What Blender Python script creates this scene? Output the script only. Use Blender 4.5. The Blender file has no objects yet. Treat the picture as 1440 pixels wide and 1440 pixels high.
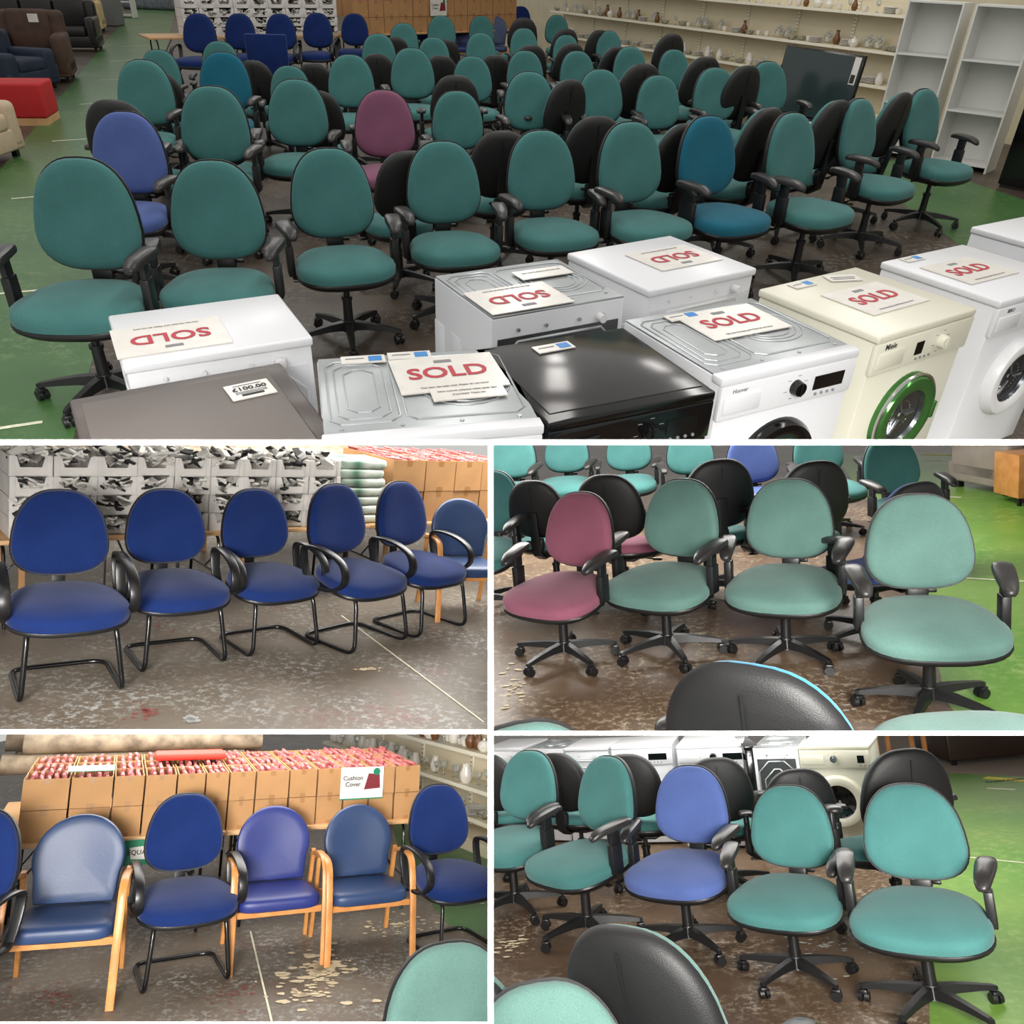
import bpy, bmesh, math, random
from mathutils import Matrix, Vector, Euler
from math import sin, cos, pi, radians, tan, atan, sqrt
rnd = random.Random(7)
S = bpy.context.scene
COL = S.collection
F = 1150.0
# ---------------------------------------------------------------- cameras / rooms
# the photograph is five views side by side: five rooms share one viewpoint, each has its own floor
def campose(h, yh, roll=0.0):
    p = atan((720 - yh) / F)
    return Matrix.Translation((0, 0, h)) @ Matrix.Rotation(pi/2 - p, 4, 'X') @ Matrix.Rotation(radians(roll), 4, 'Z')
CAM = {1: campose(2.02, -64, 2.2), 2: campose(1.90, 538, 6.0), 3: campose(1.78, 510, -5.0), 4: campose(2.20, 893, 2.0), 5: campose(1.91, 893, -5.0)}
TILT = {1: 0, 2: 0, 3: 0, 4: 0, 5: 0}
W = {k: CAM[1] @ CAM[k].inverted() for k in CAM}
W[1] = Matrix.Identity(4)
def at(k, u, v, z=0.0):
    d = CAM[k].to_3x3() @ Vector(((u-720)/F, -(v-720)/F, -1))
    o = CAM[k].translation
    t = (z - o.z) / d.z
    return o + d * t
def pxm(k, u, v, z=0.0):          # pixels per metre at that spot
    p = at(k, u, v, z); c = CAM[k].inverted() @ p
    return F / -c.z
cam = bpy.data.cameras.new('camera'); co = bpy.data.objects.new('camera', cam); COL.objects.link(co)
cam.sensor_width = 36; cam.lens = 36*F/1440; co.matrix_world = CAM[1]; cam.clip_end = 200; cam.clip_start = .05
S.camera = co
# ---------------------------------------------------------------- materials
def nt(name):
    m = bpy.data.materials.new(name); m.use_nodes = True
    n = m.node_tree; n.nodes.clear()
    o = n.nodes.new('ShaderNodeOutputMaterial'); b = n.nodes.new('ShaderNodeBsdfPrincipled')
    n.links.new(b.outputs[0], o.inputs[0]); return m, n, b
def lin(c):
    return tuple((x/255/12.92 if x/255 <= .04045 else ((x/255+.055)/1.055)**2.4) for x in c) + (1,)
def mat(name, c, rough=.5, metal=0, noise=0, scale=20, bump=0, bscale=200, sheen=0, c2=None, coat=0, spec=.5, detail=3):
    m, n, b = nt(name); L = n.links
    b.inputs['Roughness'].default_value = rough; b.inputs['Metallic'].default_value = metal
    b.inputs['Specular IOR Level'].default_value = spec
    if coat: b.inputs['Coat Weight'].default_value = coat
    if sheen: b.inputs['Sheen Weight'].default_value = sheen
    tc = n.nodes.new('ShaderNodeTexCoord')
    if noise or c2:
        nz = n.nodes.new('ShaderNodeTexNoise'); nz.inputs['Scale'].default_value = scale; nz.inputs['Detail'].default_value = detail
        L.new(tc.outputs['Object'], nz.inputs[0])
        r = n.nodes.new('ShaderNodeValToRGB'); L.new(nz.outputs[0], r.inputs[0])
        a = lin(c)
        if c2: d = lin(c2); lo = a
        else:
            lo = tuple(x*(1-noise) for x in a[:3])+(1,); d = tuple(min(1, x*(1+noise)) for x in a[:3])+(1,)
        r.color_ramp.elements[0].position = .32; r.color_ramp.elements[1].position = .68
        r.color_ramp.elements[0].color = lo; r.color_ramp.elements[1].color = d
        L.new(r.outputs[0], b.inputs['Base Color'])
    else: b.inputs['Base Color'].default_value = lin(c)
    if bump:
        n2 = n.nodes.new('ShaderNodeTexNoise'); n2.inputs['Scale'].default_value = bscale; L.new(tc.outputs['Object'], n2.inputs[0])
        bp = n.nodes.new('ShaderNodeBump'); bp.inputs['Strength'].default_value = bump; bp.inputs['Distance'].default_value = .01
        L.new(n2.outputs[0], bp.inputs['Height']); L.new(bp.outputs[0], b.inputs['Normal'])
    return m
def fabric(name, c, wear=.10):
    m, n, b = nt(name); L = n.links
    tc = n.nodes.new('ShaderNodeTexCoord')
    a = n.nodes.new('ShaderNodeTexNoise'); a.inputs['Scale'].default_value = 5; a.inputs['Detail'].default_value = 3; L.new(tc.outputs['Object'], a.inputs[0])
    w = n.nodes.new('ShaderNodeTexNoise'); w.inputs['Scale'].default_value = 260; w.inputs['Detail'].default_value = 1; L.new(tc.outputs['Object'], w.inputs[0])
    mx = n.nodes.new('ShaderNodeMath'); mx.operation = 'MULTIPLY_ADD'; mx.inputs[1].default_value = .45; L.new(w.outputs[0], mx.inputs[0])
    m2 = n.nodes.new('ShaderNodeMath'); m2.operation = 'MULTIPLY'; m2.inputs[1].default_value = .55; L.new(a.outputs[0], m2.inputs[0]); L.new(m2.outputs[0], mx.inputs[2])
    r = n.nodes.new('ShaderNodeValToRGB'); L.new(mx.outputs[0], r.inputs[0]); q = lin(c)
    r.color_ramp.elements[0].position = .3; r.color_ramp.elements[1].position = .7
    r.color_ramp.elements[0].color = tuple(x*(1-wear*1.6) for x in q[:3])+(1,)
    r.color_ramp.elements[1].color = tuple(min(1, x*(1+wear*1.6)+.004) for x in q[:3])+(1,)
    L.new(r.outputs[0], b.inputs['Base Color']); b.inputs['Roughness'].default_value = .95
    b.inputs['Specular IOR Level'].default_value = .15; b.inputs['Sheen Weight'].default_value = .12
    bp = n.nodes.new('ShaderNodeBump'); bp.inputs['Strength'].default_value = .25; bp.inputs['Distance'].default_value = .002
    L.new(w.outputs[0], bp.inputs['Height']); L.new(bp.outputs[0], b.inputs['Normal'])
    return m
def floormat(name, base, dark, light, scale=1.6, speck=.35, red=False, rough=.45):
    m, n, b = nt(name); L = n.links; N = n.nodes.new
    tc = N('ShaderNodeTexCoord')
    def nz(sc, det, rough_=.6, off=0):
        mp = N('ShaderNodeMapping'); mp.inputs['Location'].default_value = (off, off*2, 0); L.new(tc.outputs['Object'], mp.inputs[0])
        q = N('ShaderNodeTexNoise'); q.inputs['Scale'].default_value = sc; q.inputs['Detail'].default_value = det; q.inputs['Roughness'].default_value = rough_
        L.new(mp.outputs[0], q.inputs[0]); return q.outputs[0]
    def ramp(src, stops):
        r = N('ShaderNodeValToRGB'); L.new(src, r.inputs[0]); e = r.color_ramp.elements
        while len(e) < len(stops): e.new(.5)
        for i, (p, c) in enumerate(stops): e[i].position = p; e[i].color = c
        return r.outputs[0]
    def mix(f, a, c):
        x = N('ShaderNodeMix'); x.data_type = 'RGBA'
        if isinstance(f, float): x.inputs[0].default_value = f
        else: L.new(f, x.inputs[0])
        for v, s in ((a, 6), (c, 7)):
            if isinstance(v, tuple): x.inputs[s].default_value = v
            else: L.new(v, x.inputs[s])
        return x.outputs[2]
    k0, k1 = (0, 0, 0, 1), (1, 1, 1, 1)
    c = ramp(nz(scale, 6), [(.35, lin(dark)), (.62, lin(base))])
    sp = ramp(nz(scale*14, 8, .75, 3), [(.50, k0), (.60, k1)])
    msk = ramp(nz(scale*1.3, 3, .5, 9), [(.38, k0), (.66, tuple([speck*2.2]*3)+(1,))])
    mu = N('ShaderNodeMath'); mu.operation = 'MULTIPLY'; mu.use_clamp = True; L.new(sp, mu.inputs[0]); L.new(msk, mu.inputs[1])
    c = mix(mu.outputs[0], c, lin(light))
    if red:
        rm = ramp(nz(scale*.6, 4, .6, 21), [(.60, k0), (.70, (.6, .6, .6, 1))])
        r2 = ramp(nz(scale*16, 6, .7, 5), [(.47, k0), (.56, k1)])
        mu = N('ShaderNodeMath'); mu.operation = 'MULTIPLY'; L.new(rm, mu.inputs[0]); L.new(r2, mu.inputs[1])
        c = mix(mu.outputs[0], c, lin((120, 52, 46)))
        # joint lines of the old slabs
    L.new(c, b.inputs['Base Color']); b.inputs['Roughness'].default_value = rough
    b.inputs['Specular IOR Level'].default_value = .35
    bp = N('ShaderNodeBump'); bp.inputs['Strength'].default_value = .12; bp.inputs['Distance'].default_value = .004
    L.new(mu.outputs[0], bp.inputs['Height']); L.new(bp.outputs[0], b.inputs['Normal'])
    return m
TEAL = fabric('teal_fabric', (62, 109, 107)); DTEAL = fabric('deep_teal_fabric', (22, 90, 110)); TEALB = fabric('blue_teal_fabric', (40, 125, 160))
PERI = fabric('periwinkle_fabric', (74, 92, 146)); MAUVE = fabric('mauve_fabric', (118, 74, 96)); ROSE = fabric('rose_fabric', (130, 76, 94))
NAVY = fabric('navy_fabric', (13, 36, 88), .12); BLKF = mat('black_shell', (17, 17, 18), .55, bump=.15, bscale=300)
TEAL2 = fabric('teal_fabric_worn', (86, 117, 110), .13)
PLAST = mat('black_plastic', (20, 20, 21), .38); PAD = mat('arm_pad_rubber', (40, 38, 38), .36); TUBE = mat('black_tube', (13, 13, 14), .25)
CHROME = mat('chrome', (200, 200, 200), .15, 1)
VINYL = mat('blue_vinyl', (32, 54, 92), .46, noise=.08, scale=6, bump=.05, bscale=80)
VINYLB = mat('bright_blue_vinyl', (30, 42, 108), .46, noise=.08, scale=6, bump=.05, bscale=80)
WOOD = mat('beech_wood', (196, 138, 78), .4, c2=(176, 116, 60), scale=9)
# ---------------------------------------------------------------- mesh helpers
class MB:
    def __init__(s): s.v = []; s.f = []; s.m = []; s.sm = []
    def add(s, vs, fs, mi=0, smooth=False):
        o = len(s.v); s.v += [tuple(v) for v in vs]
        for f in fs: s.f.append(tuple(i+o for i in f)); s.m.append(mi); s.sm.append(smooth)
        return s
    def box(s, x0, x1, y0, y1, z0, z1, mi=0, M=None):
        vs = [Vector((x, y, z)) for z in (z0, z1) for y in (y0, y1) for x in (x0, x1)]
        if M: vs = [M @ v for v in vs]
        return s.add(vs, [(0, 2, 3, 1), (4, 5, 7, 6), (0, 1, 5, 4), (2, 6, 7, 3), (0, 4, 6, 2), (1, 3, 7, 5)], mi)
    def rbox(s, x0, x1, y0, y1, z0, z1, r=.01, mi=0, M=None, seg=2):
        b = bmesh.new(); bmesh.ops.create_cube(b, size=1)
        for v in b.verts: v.co = Vector(((x0+x1)/2+v.co.x*(x1-x0), (y0+y1)/2+v.co.y*(y1-y0), (z0+z1)/2+v.co.z*(z1-z0)))
        bmesh.ops.bevel(b, geom=b.edges[:], offset=r, segments=seg, affect='EDGES', profile=.5)
        b.verts.index_update()
        vs = [M @ v.co if M else v.co.copy() for v in b.verts]
        s.add(vs, [tuple(v.index for v in f.verts) for f in b.faces], mi, True); b.free(); return s
    def loops(s, rings, mi=0, smooth=True, cap0=True, cap1=True, closed=True):
        n = len(rings[0]); o = len(s.v)
        for r in rings: s.v += [tuple(v) for v in r]
        for i in range(len(rings)-1):
            for j in range(n if closed else n-1):
                k = (j+1) % n
                s.f.append((o+i*n+j, o+i*n+k, o+(i+1)*n+k, o+(i+1)*n+j)); s.m.append(mi); s.sm.append(smooth)
        if cap0: s.f.append(tuple(o+j for j in reversed(range(n)))); s.m.append(mi); s.sm.append(smooth)
        if cap1: s.f.append(tuple(o+(len(rings)-1)*n+j for j in range(n))); s.m.append(mi); s.sm.append(smooth)
        return s
    def cyl(s, p0, p1, r0, r1=None, n=12, mi=0, smooth=True):
        r1 = r0 if r1 is None else r1
        p0 = Vector(p0); p1 = Vector(p1); d = (p1-p0).normalized()
        a = d.orthogonal().normalized(); b = d.cross(a)
        R = lambda p, r: [p+a*(r*cos(2*pi*i/n))+b*(r*sin(2*pi*i/n)) for i in range(n)]
        return s.loops([R(p0, r0), R(p1, r1)], mi, smooth)
    def tube(s, pts, r, n=8, mi=0, closed=False, flat=None):
        """sweep; flat=(wx, h): rectangle-ish section wx along X, h in the path plane (path in YZ)"""
        P = [Vector(p) for p in pts]; rings = []
        ref = None
        for i, p in enumerate(P):
            if closed: d = (P[(i+1) % len(P)]-P[i-1])
            else: d = P[min(i+1, len(P)-1)]-P[max(i-1, 0)]
            d.normalize()
            if flat:
                a = Vector((1, 0, 0)); b = d.cross(a).normalized(); w, h = flat; c = .25
                sec = [(-1, -1+c), (-1, 1-c), (-1+c, 1), (1-c, 1), (1, 1-c), (1, -1+c), (1-c, -1), (-1+c, -1)]
                rings.append([p+a*(x*w/2)+b*(y*h/2) for x, y in sec])
            else:
                if ref is None: ref = d.orthogonal().normalized()
                a = (ref-d*ref.dot(d)).normalized(); ref = a; b = d.cross(a)
                rings.append([p+a*(r*cos(2*pi*j/n))+b*(r*sin(2*pi*j/n)) for j in range(n)])
        if closed: rings.append(rings[0]); return s.loops(rings, mi, True, False, False)
        return s.loops(rings, mi, True)
    def lathe(s, prof, n=16, mi=0, M=None):
        rings = [[Vector((r*cos(2*pi*j/n), r*sin(2*pi*j/n), z)) for j in range(n)] for r, z in prof]
        if M: rings = [[M @ v for v in q] for q in rings]
        return s.loops(rings, mi, True)
    def mesh(s, name, mats):
        me = bpy.data.meshes.new(name); me.from_pydata(s.v, [], s.f)
        for m in (mats if isinstance(mats, (list, tuple)) else [mats]): me.materials.append(m)
        me.polygons.foreach_set('material_index', s.m); me.polygons.foreach_set('use_smooth', s.sm)
        me.update()
        b = bmesh.new(); b.from_mesh(me); bmesh.ops.recalc_face_normals(b, faces=b.faces)
        for e in b.edges:
            if len(e.link_faces) == 2 and e.calc_face_angle(0) > radians(38): e.smooth = False
        b.to_mesh(me); b.free()
        return me
ROOM = {}
def obj(name, me, parent=None, k=1, M=None):
    o = bpy.data.objects.new(name, me); COL.objects.link(o)
    if parent is not None: o.parent = parent; ROOM[o.name] = ROOM.get(parent.name, k)
    else: ROOM[o.name] = k
    if M is not None: o.matrix_local = M if parent is not None else W[k] @ M
    elif parent is None: o.matrix_world = W[k]
    return o
def tag(o, label=None, cat=None, group=None, kind=None):
    if label: o['label'] = label
    if cat: o['category'] = cat
    if group: o['group'] = group
    if kind: o['kind'] = kind
    return o
def LR(loc, yaw=0, s=1.0, rx=0):
    return Matrix.Translation(loc) @ Matrix.Rotation(yaw, 4, 'Z') @ Matrix.Rotation(rx, 4, 'X') @ Matrix.Scale(s, 4)
def text_mesh(name, txt, size, m, ext=.0004, align='CENTER', sx=1.0):
    c = bpy.data.curves.new(name, 'FONT'); c.body = txt; c.size = size; c.extrude = ext; c.align_x = align; c.align_y = 'CENTER'
    c.resolution_u = 3; c.offset = size*.018
    o = bpy.data.objects.new('t', c); COL.objects.link(o)
    me = bpy.data.meshes.new_from_object(o.evaluated_get(bpy.context.evaluated_depsgraph_get()))
    COL.objects.unlink(o); bpy.data.objects.remove(o); me.name = name
    me.materials.clear(); me.materials.append(m)
    if sx != 1:
        for v in me.vertices: v.co.x *= sx
    return me
def sgn(x): return -1 if x < 0 else 1
def superell(a, b, n, N=36):
    out = []
    for i in range(N):
        t = 2*pi*i/N
        out.append((a*sgn(cos(t))*abs(cos(t))**(2/n), b*sgn(sin(t))*abs(sin(t))**(2/n)))
    return out
# ---------------------------------------------------------------- chairs
def seat_out(w=.272, d=.262, n=2.7):
    return [(x*(1-.16*(y/d)), y) for x, y in superell(w, d, n)]       # y>0 is the rear, narrower
def back_out(w=.228, h=.240, n=2.75, taper=.165):
    return [(x*(1-taper*(z/h)-.05*(z/h)**2), z) for x, z in superell(w, h, n)]
def seat_mesh(m, out, z0=.435, t=.075, top=.022):
    b = MB(); L = [(.95, 0), (.992, .012), (1.0, .03), (1.0, t*.62), (.975, t*.86), (.92, t), (.8, t+top*.4), (.6, t+top*.75), (.35, t+top*.92), (.12, t+top)]
    def P(s, z):
        return [(x*s, y*s, z0+z-(.55*max(0, -y*s-.08)**2)-.02*(1-s)*0) for x, y in out]
    b.loops([P(s, z) for s, z in L]); return b.mesh('seat', m)
def back_bend(x, z, y, r): return (x, y-.42*x*x-.10*z*z, z)
def back_mesh(m, out, t=.055):
    b = MB(); L = [(.955, .0), (1.0, .008), (1.0, -.016), (.985, -.03), (.95, -.040), (.85, -.048), (.62, -.052), (.35, -.053), (.1, -.053)]
    b.loops([[back_bend(x*s, z*s, y, 0) for x, z in out] for s, y in L]); return b.mesh('backrest', m)
def shell_mesh(m, out):
    b = MB(); L = [(.9, -.002), (1.03, -.004), (1.035, .006), (1.02, .02), (.97, .032), (.85, .040), (.6, .046), (.3, .048), (.1, .048)]
    b.loops([[back_bend(x*s, z*s, y, 0) for x, z in out] for s, y in L])
    b.box(-.0035, .0035, .0485, .051, -.2, .2); return b.mesh('back_shell', m)
SO = seat_out(); BO = back_out()
ME = {}
def me_get(key, fn):
    if key not in ME: ME[key] = fn()
    return ME[key]
RECL = radians(-9)
SEATS = 1.0
BM = Matrix.Translation((0, .27, .80)) @ Matrix.Rotation(RECL, 4, 'X')
def arm_pad():
    b = MB(); out = [(x*(1+.18*y/.13), y) for x, y in superell(.042, .132, 3.2, 20)]
    zz = lambda y: -.9*max(0, abs(y)-.05)**1.7
    L = [(.8, -.012), (.97, -.010), (1, 0), (.98, .012), (.9, .020), (.6, .026), (.2, .028)]
    b.loops([[(x*s, y*s, z+zz(y*s)*(1.6 if y < 0 else .5)) for x, y in out] for s, z in L]); return b.mesh('arm_pad', PAD)
def arm_post(sd):
    b = MB(); x = .30*sd
    b.rbox(x-.014, x+.014, -.035, .030, .52, .685, .006); b.rbox(x-.020, x+.020, -.042, .037, .43, .60, .006)
    b.tube([(.14*sd, 0, .412), (.24*sd, 0, .405), (.287*sd, 0, .412), (x, 0, .45)], .014, 8); return b.mesh('armrest', PLAST)
def star():
    b = MB()
    b.cyl((0, 0, .07), (0, 0, .135), .05, .036, 14)
    for i in range(5):
        a = 2*pi*i/5+.3; M = Matrix.Rotation(a, 4, 'Z'); R = []
        for x, w, zb, zt in ((.03, .026, .075, .128), (.12, .023, .082, .122), (.22, .019, .078, .107), (.30, .015, .07, .092), (.318, .010, .07, .086)):
            R.append([M @ Vector(q) for q in ((x, -w, zb), (x, w, zb), (x, w*.75, zt), (x, -w*.75, zt))])
        b.loops(R, 0, False)
    return b.mesh('star_base', PLAST)
def caster():
    b = MB()
    for sx in (-1, 1): b.cyl((sx*.006, 0, .028), (sx*.026, 0, .028), .028, .026, 14)
    b.cyl((0, 0, .03), (0, 0, .078), .008, None, 8); b.rbox(-.02, .02, -.02, .022, .04, .064, .008); return b.mesh('caster', PLAST)
def office_chair(k, M, fm, label, group, back_dz=0, arms=True, detail=True, star_rot=None, cat='office chair', tilt=0):
    TM = Matrix.Translation((0, .15, .46)) @ Matrix.Rotation(radians(tilt), 4, 'X') @ Matrix.Diagonal((SEATS, SEATS, 1, 1)) @ Matrix.Translation((0, -.15, -.46))
    root = obj('office_chair', None, None, k, M); tag(root, label, cat, group)
    key = fm.name
    obj('seat', me_get('seat'+key, lambda: seat_mesh(fm, SO)), root, M=TM)
    pan = me_get('pan', lambda: MB().loops([[(x*s, y*s, z-(.55*max(0, -y*s-.08)**2)) for x, y in SO] for s, z in ((.6, .392), (.9, .40), (1.0, .425), (1.012, .437), (1.0, .446), (.95, .447))]).rbox(-.11, .11, -.12, .12, .365, .40, .01).mesh('seat_pan', PLAST))
    obj('seat_pan', pan, root, M=TM)
    B = Matrix.Translation((0, 0, back_dz)) @ BM
    obj('backrest', me_get('back'+key, lambda: back_mesh(fm, BO)), root, M=B)
    obj('back_shell', me_get('shell', lambda: shell_mesh(BLKF, BO)), root, M=B)
    def spine():
        b = MB(); b.tube([(0, .08, .385), (0, .22, .38), (0, .285, .42), (0, .305, .55), (0, .325, .78)], 0, flat=(.07, .02)); b.rbox(-.05, .05, .25, .30, .46, .56, .012); b.rbox(.05, .09, .28, .30, .52, .54, .006); return b.mesh('back_bracket', PLAST)
    obj('back_bracket', me_get('spine', spine), root)
    if arms:
        for sd in (-1, 1):
            a = obj('armrest', me_get('arm%d' % sd, lambda: arm_post(sd)), root)
            obj('arm_pad', me_get('pad', arm_pad), a, M=Matrix.Translation((.30*sd, -.02, .692)) @ Matrix.Rotation(-.12*sd, 4, 'Z') @ Matrix.Rotation(radians(11 if k > 1 else 3), 4, 'X') @ Matrix.Diagonal((1.05, 1.12 if k > 1 else 1, 1, 1)))
    if detail:
        def column():
            b = MB(); b.cyl((0, 0, .09), (0, 0, .26), .030, .027); b.cyl((0, 0, .26), (0, 0, .28), .033, .033); b.cyl((0, 0, .27), (0, 0, .38), .018); return b.mesh('gas_column', PLAST)
        obj('gas_column', me_get('col', column), root)
        def lever():
            b = MB(); b.cyl((.08, -.04, .385), (.26, -.05, .37), .005); b.rbox(.23, .29, -.065, -.035, .362, .374, .005); return b.mesh('lever', PLAST)
        obj('lever', me_get('lever', lever), root)
        obj('lever', me_get('lever2', lambda: MB().cyl((-.08, .06, .385), (-.25, .07, .372), .005).rbox(-.29, -.23, .055, .085, .364, .376, .005).mesh('lever', PLAST)), root)
        sr = rnd.uniform(0, 1.25) if star_rot is None else star_rot
        st = obj('star_base', me_get('star', star), root, M=Matrix.Rotation(sr, 4, 'Z'))
        for i in range(5):
            a = 2*pi*i/5+.3
            obj('caster', me_get('caster', caster), st, M=Matrix.Translation((.305*cos(a), .305*sin(a), 0)) @ Matrix.Rotation(rnd.uniform(0, 6.28), 4, 'Z'))
    return root
def bez(pts, n=6):
    """round the corners of a polyline"""
    P = [Vector(p) for p in pts]; out = [P[0]]
    for i in range(1, len(P)-1):
        a, b, c = P[i-1], P[i], P[i+1]; r = min((b-a).length, (c-b).length)*.45
        r = min(r, .09)
        p0 = b+(a-b).normalized()*r; p2 = b+(c-b).normalized()*r
        for j in range(n+1):
            t = j/n; out.append(p0*(1-t)**2+b*2*t*(1-t)+p2*t*t)
    out.append(P[-1]); return out
def visitor_chair(k, M, label, group, arms=True):
    root = obj('visitor_chair', None, None, k, M); tag(root, label, 'chair', group)
    TM = Matrix.Translation((0, .15, .46)) @ Matrix.Rotation(radians(7 if k > 1 else 0), 4, 'X') @ Matrix.Diagonal((1.04, 1.04, 1, 1)) @ Matrix.Translation((0, -.15, -.46))
    obj('seat', me_get('seatN', lambda: seat_mesh(NAVY, SO)), root, M=TM)
    pan = me_get('panV', lambda: MB().loops([[(x*s, y*s, z-(.55*max(0, -y*s-.08)**2)) for x, y in SO] for s, z in ((.6, .40), (.9, .405), (1.0, .425), (1.012, .437), (1.0, .446), (.95, .447))]).mesh('seat_pan', PLAST))
    obj('seat_pan', pan, root, M=TM)
    obj('backrest', me_get('backN', lambda: back_mesh(NAVY, BO)), root, M=BM)
    obj('back_shell', me_get('shell', lambda: shell_mesh(BLKF, BO)), root, M=BM)
    obj('back_bracket', me_get('spineV', lambda: MB().tube([(0, .1, .40), (0, .24, .40), (0, .29, .44), (0, .31, .6), (0, .325, .8)], 0, flat=(.065, .016)).mesh('back_bracket', PLAST)), root)
    def frame():
        pts = [(-.2, .2, .40), (-.2, -.21, .40), (-.235, -.27, .015), (-.235, .24, .015), (.235, .24, .015), (.235, -.27, .015), (.2, -.21, .40), (.2, .2, .40)]
        b = MB(); b.tube(bez(pts, 5), .0135, 10); b.cyl((-.2, .1, .40), (.2, .1, .40), .011); return b.mesh('cantilever_frame', TUBE)
    obj('cantilever_frame', me_get('cant', frame), root)
    if arms:
        for sd in (-1, 1):
            def loop():
                x = .295*sd; pts = [(x, .13, .42), (x, .2, .62), (x, .12, .665), (x, -.04, .655), (x, -.17, .60), (x, -.20, .50), (x, -.12, .425), (x, 0, .405)]
                Q = [Vector(p) for p in pts]; out = []
                for i in range(len(Q)):
                    p0, p1, p2, p3 = Q[i-1], Q[i], Q[(i+1) % len(Q)], Q[(i+2) % len(Q)]
                    for j in range(4):
                        t = j/4; out.append(.5*((2*p1)+(p2-p0)*t+(2*p0-5*p1+4*p2-p3)*t*t+(3*p1-p0-3*p2+p3)*t**3))
                b = MB(); b.tube(out, 0, closed=True, flat=(.05, .022)); b.box(min(.2*sd, x), max(.2*sd, x), -.02, .06, .400, .412); return b.mesh('arm_loop', PLAST)
            obj('arm_loop', me_get('loop%d' % sd, loop), root)
    return root
def wood_chair(k, M, vm, label, group):
    root = obj('wooden_armchair', None, None, k, M); tag(root, label, 'armchair', group)
    def seat():
        out = [(x*(1-.08*(y/.26)), y) for x, y in superell(.272, .262, 6, 44)]
        b = MB(); L = [(.94, 0), (.985, .01), (1, .03), (1, .05), (.985, .068), (.94, .08), (.8, .087), (.5, .09), (.15, .09)]
        b.loops([[(x*s, y*s-.01, .37+z-.5*max(0, -y*s-.12)**2-.03*(y*s)) for x, y in out] for s, z in L]); return b.mesh('seat', vm)
    obj('seat', me_get('wseat'+vm.name, seat), root)
    def back():
        out = []
        for i in range(25):
            t = pi*i/24; out.append((.265*cos(t), .01+.26*sin(t)))
        out += [(-.262, -.03), (-.245, -.09), (-.235, -.2), (-.225, -.25), (.225, -.25), (.235, -.2), (.245, -.09), (.262, -.03)]
        b = MB(); L = [(.9, .03), (.985, .028), (1, .012), (1, -.004), (.975, -.02), (.93, -.027), (.75, -.032), (.4, -.034), (.1, -.034)]
        b.loops([[(x*s, y-.45*(x*s)**2, z*s) for x, z in out] for s, y in L]); return b.mesh('backrest', vm)
    obj('backrest', me_get('wback'+vm.name, back), root, M=Matrix.Translation((0, .24, .70)) @ Matrix.Rotation(radians(-10), 4, 'X'))
    for sd in (-1, 1):
        def side():
            x = .312*sd; b = MB()
            b.tube(bez([(x, -.30, 0), (x, -.25, .42), (x, -.19, .66), (x, .02, .675), (x, .20, .62)], 6), 0, flat=(.045, .026)); return b.mesh('arm_frame', WOOD)
        obj('arm_frame', me_get('wside%d' % sd, side), root)
        obj('leg', me_get('wleg%d' % sd, lambda: MB().tube([(.30*sd, .33, 0), (.295*sd, .26, .35), (.30*sd, .20, .65)], 0, flat=(.03, .04)).mesh('leg', WOOD)), root)
    obj('rail', me_get('wrail', lambda: MB().box(-.30, .30, -.235, -.21, .335, .375).mesh('rail', WOOD)), root)
    obj('rail', me_get('wrail2', lambda: MB().box(-.285, .285, .22, .245, .33, .37).mesh('rail', WOOD)), root)
    return root
ORD = ['first', 'second', 'third', 'fourth', 'fifth', 'sixth', 'seventh', 'eighth', 'ninth', 'tenth', 'eleventh', 'twelfth', 'thirteenth', 'fourteenth']
LOG = []
def seatpos(k, bu, bv, w=None, seat=None, yaw=None, W0=.455, zb=.80, away=False, lo=.92, hi=1.09, zs=1.0):
    """back centre pixel -> chair matrix standing on the floor of room k"""
    s = 1.0; zb = zb*zs
    p0 = at(k, bu, bv, zb)
    if yaw is None and seat is not None:
        for _ in range(3):
            pb = at(k, bu, bv, zb*s); best = None
            for i in range(-75, 76):
                a = radians(i); q = CAM[k].inverted() @ Vector((pb.x+.27*s*sin(a), pb.y-.27*s*cos(a), .5*zs*s)); e = abs(720+F*q.x/-q.z-seat[0])+.45*abs(i)
                if best is None or e < best[0]: best = (e, a)
            yaw = best[1]
            if w:
                pr = W0*pxm(k, bu, bv, zb*s)*(.25+.75*abs(cos(yaw+math.atan2(p0.x, p0.y)))); s = min(hi, max(lo, s*(w/(pr*s))**.6))
    elif w:
        for _ in range(3):
            y_ = yaw+(pi if away else 0)
            pr = W0*s*pxm(k, bu, bv, zb*s)*(.25+.75*abs(cos(y_+math.atan2(p0.x, p0.y)))); s = min(hi, max(lo, s*(w/pr)**.6))
    p = at(k, bu, bv, zb*s)
    f = Vector((sin(yaw), -cos(yaw), 0))
    o = p+f*(.255*s); o.z = 0
    LOG.append((k, bu, bv, round(math.degrees(yaw)), round(s, 2), round(o.x, 2), round(o.y, 2)))
    return Matrix.Translation(o) @ Matrix.Rotation(yaw, 4, 'Z') @ Matrix.Diagonal((s, s, s*zs, 1))
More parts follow.
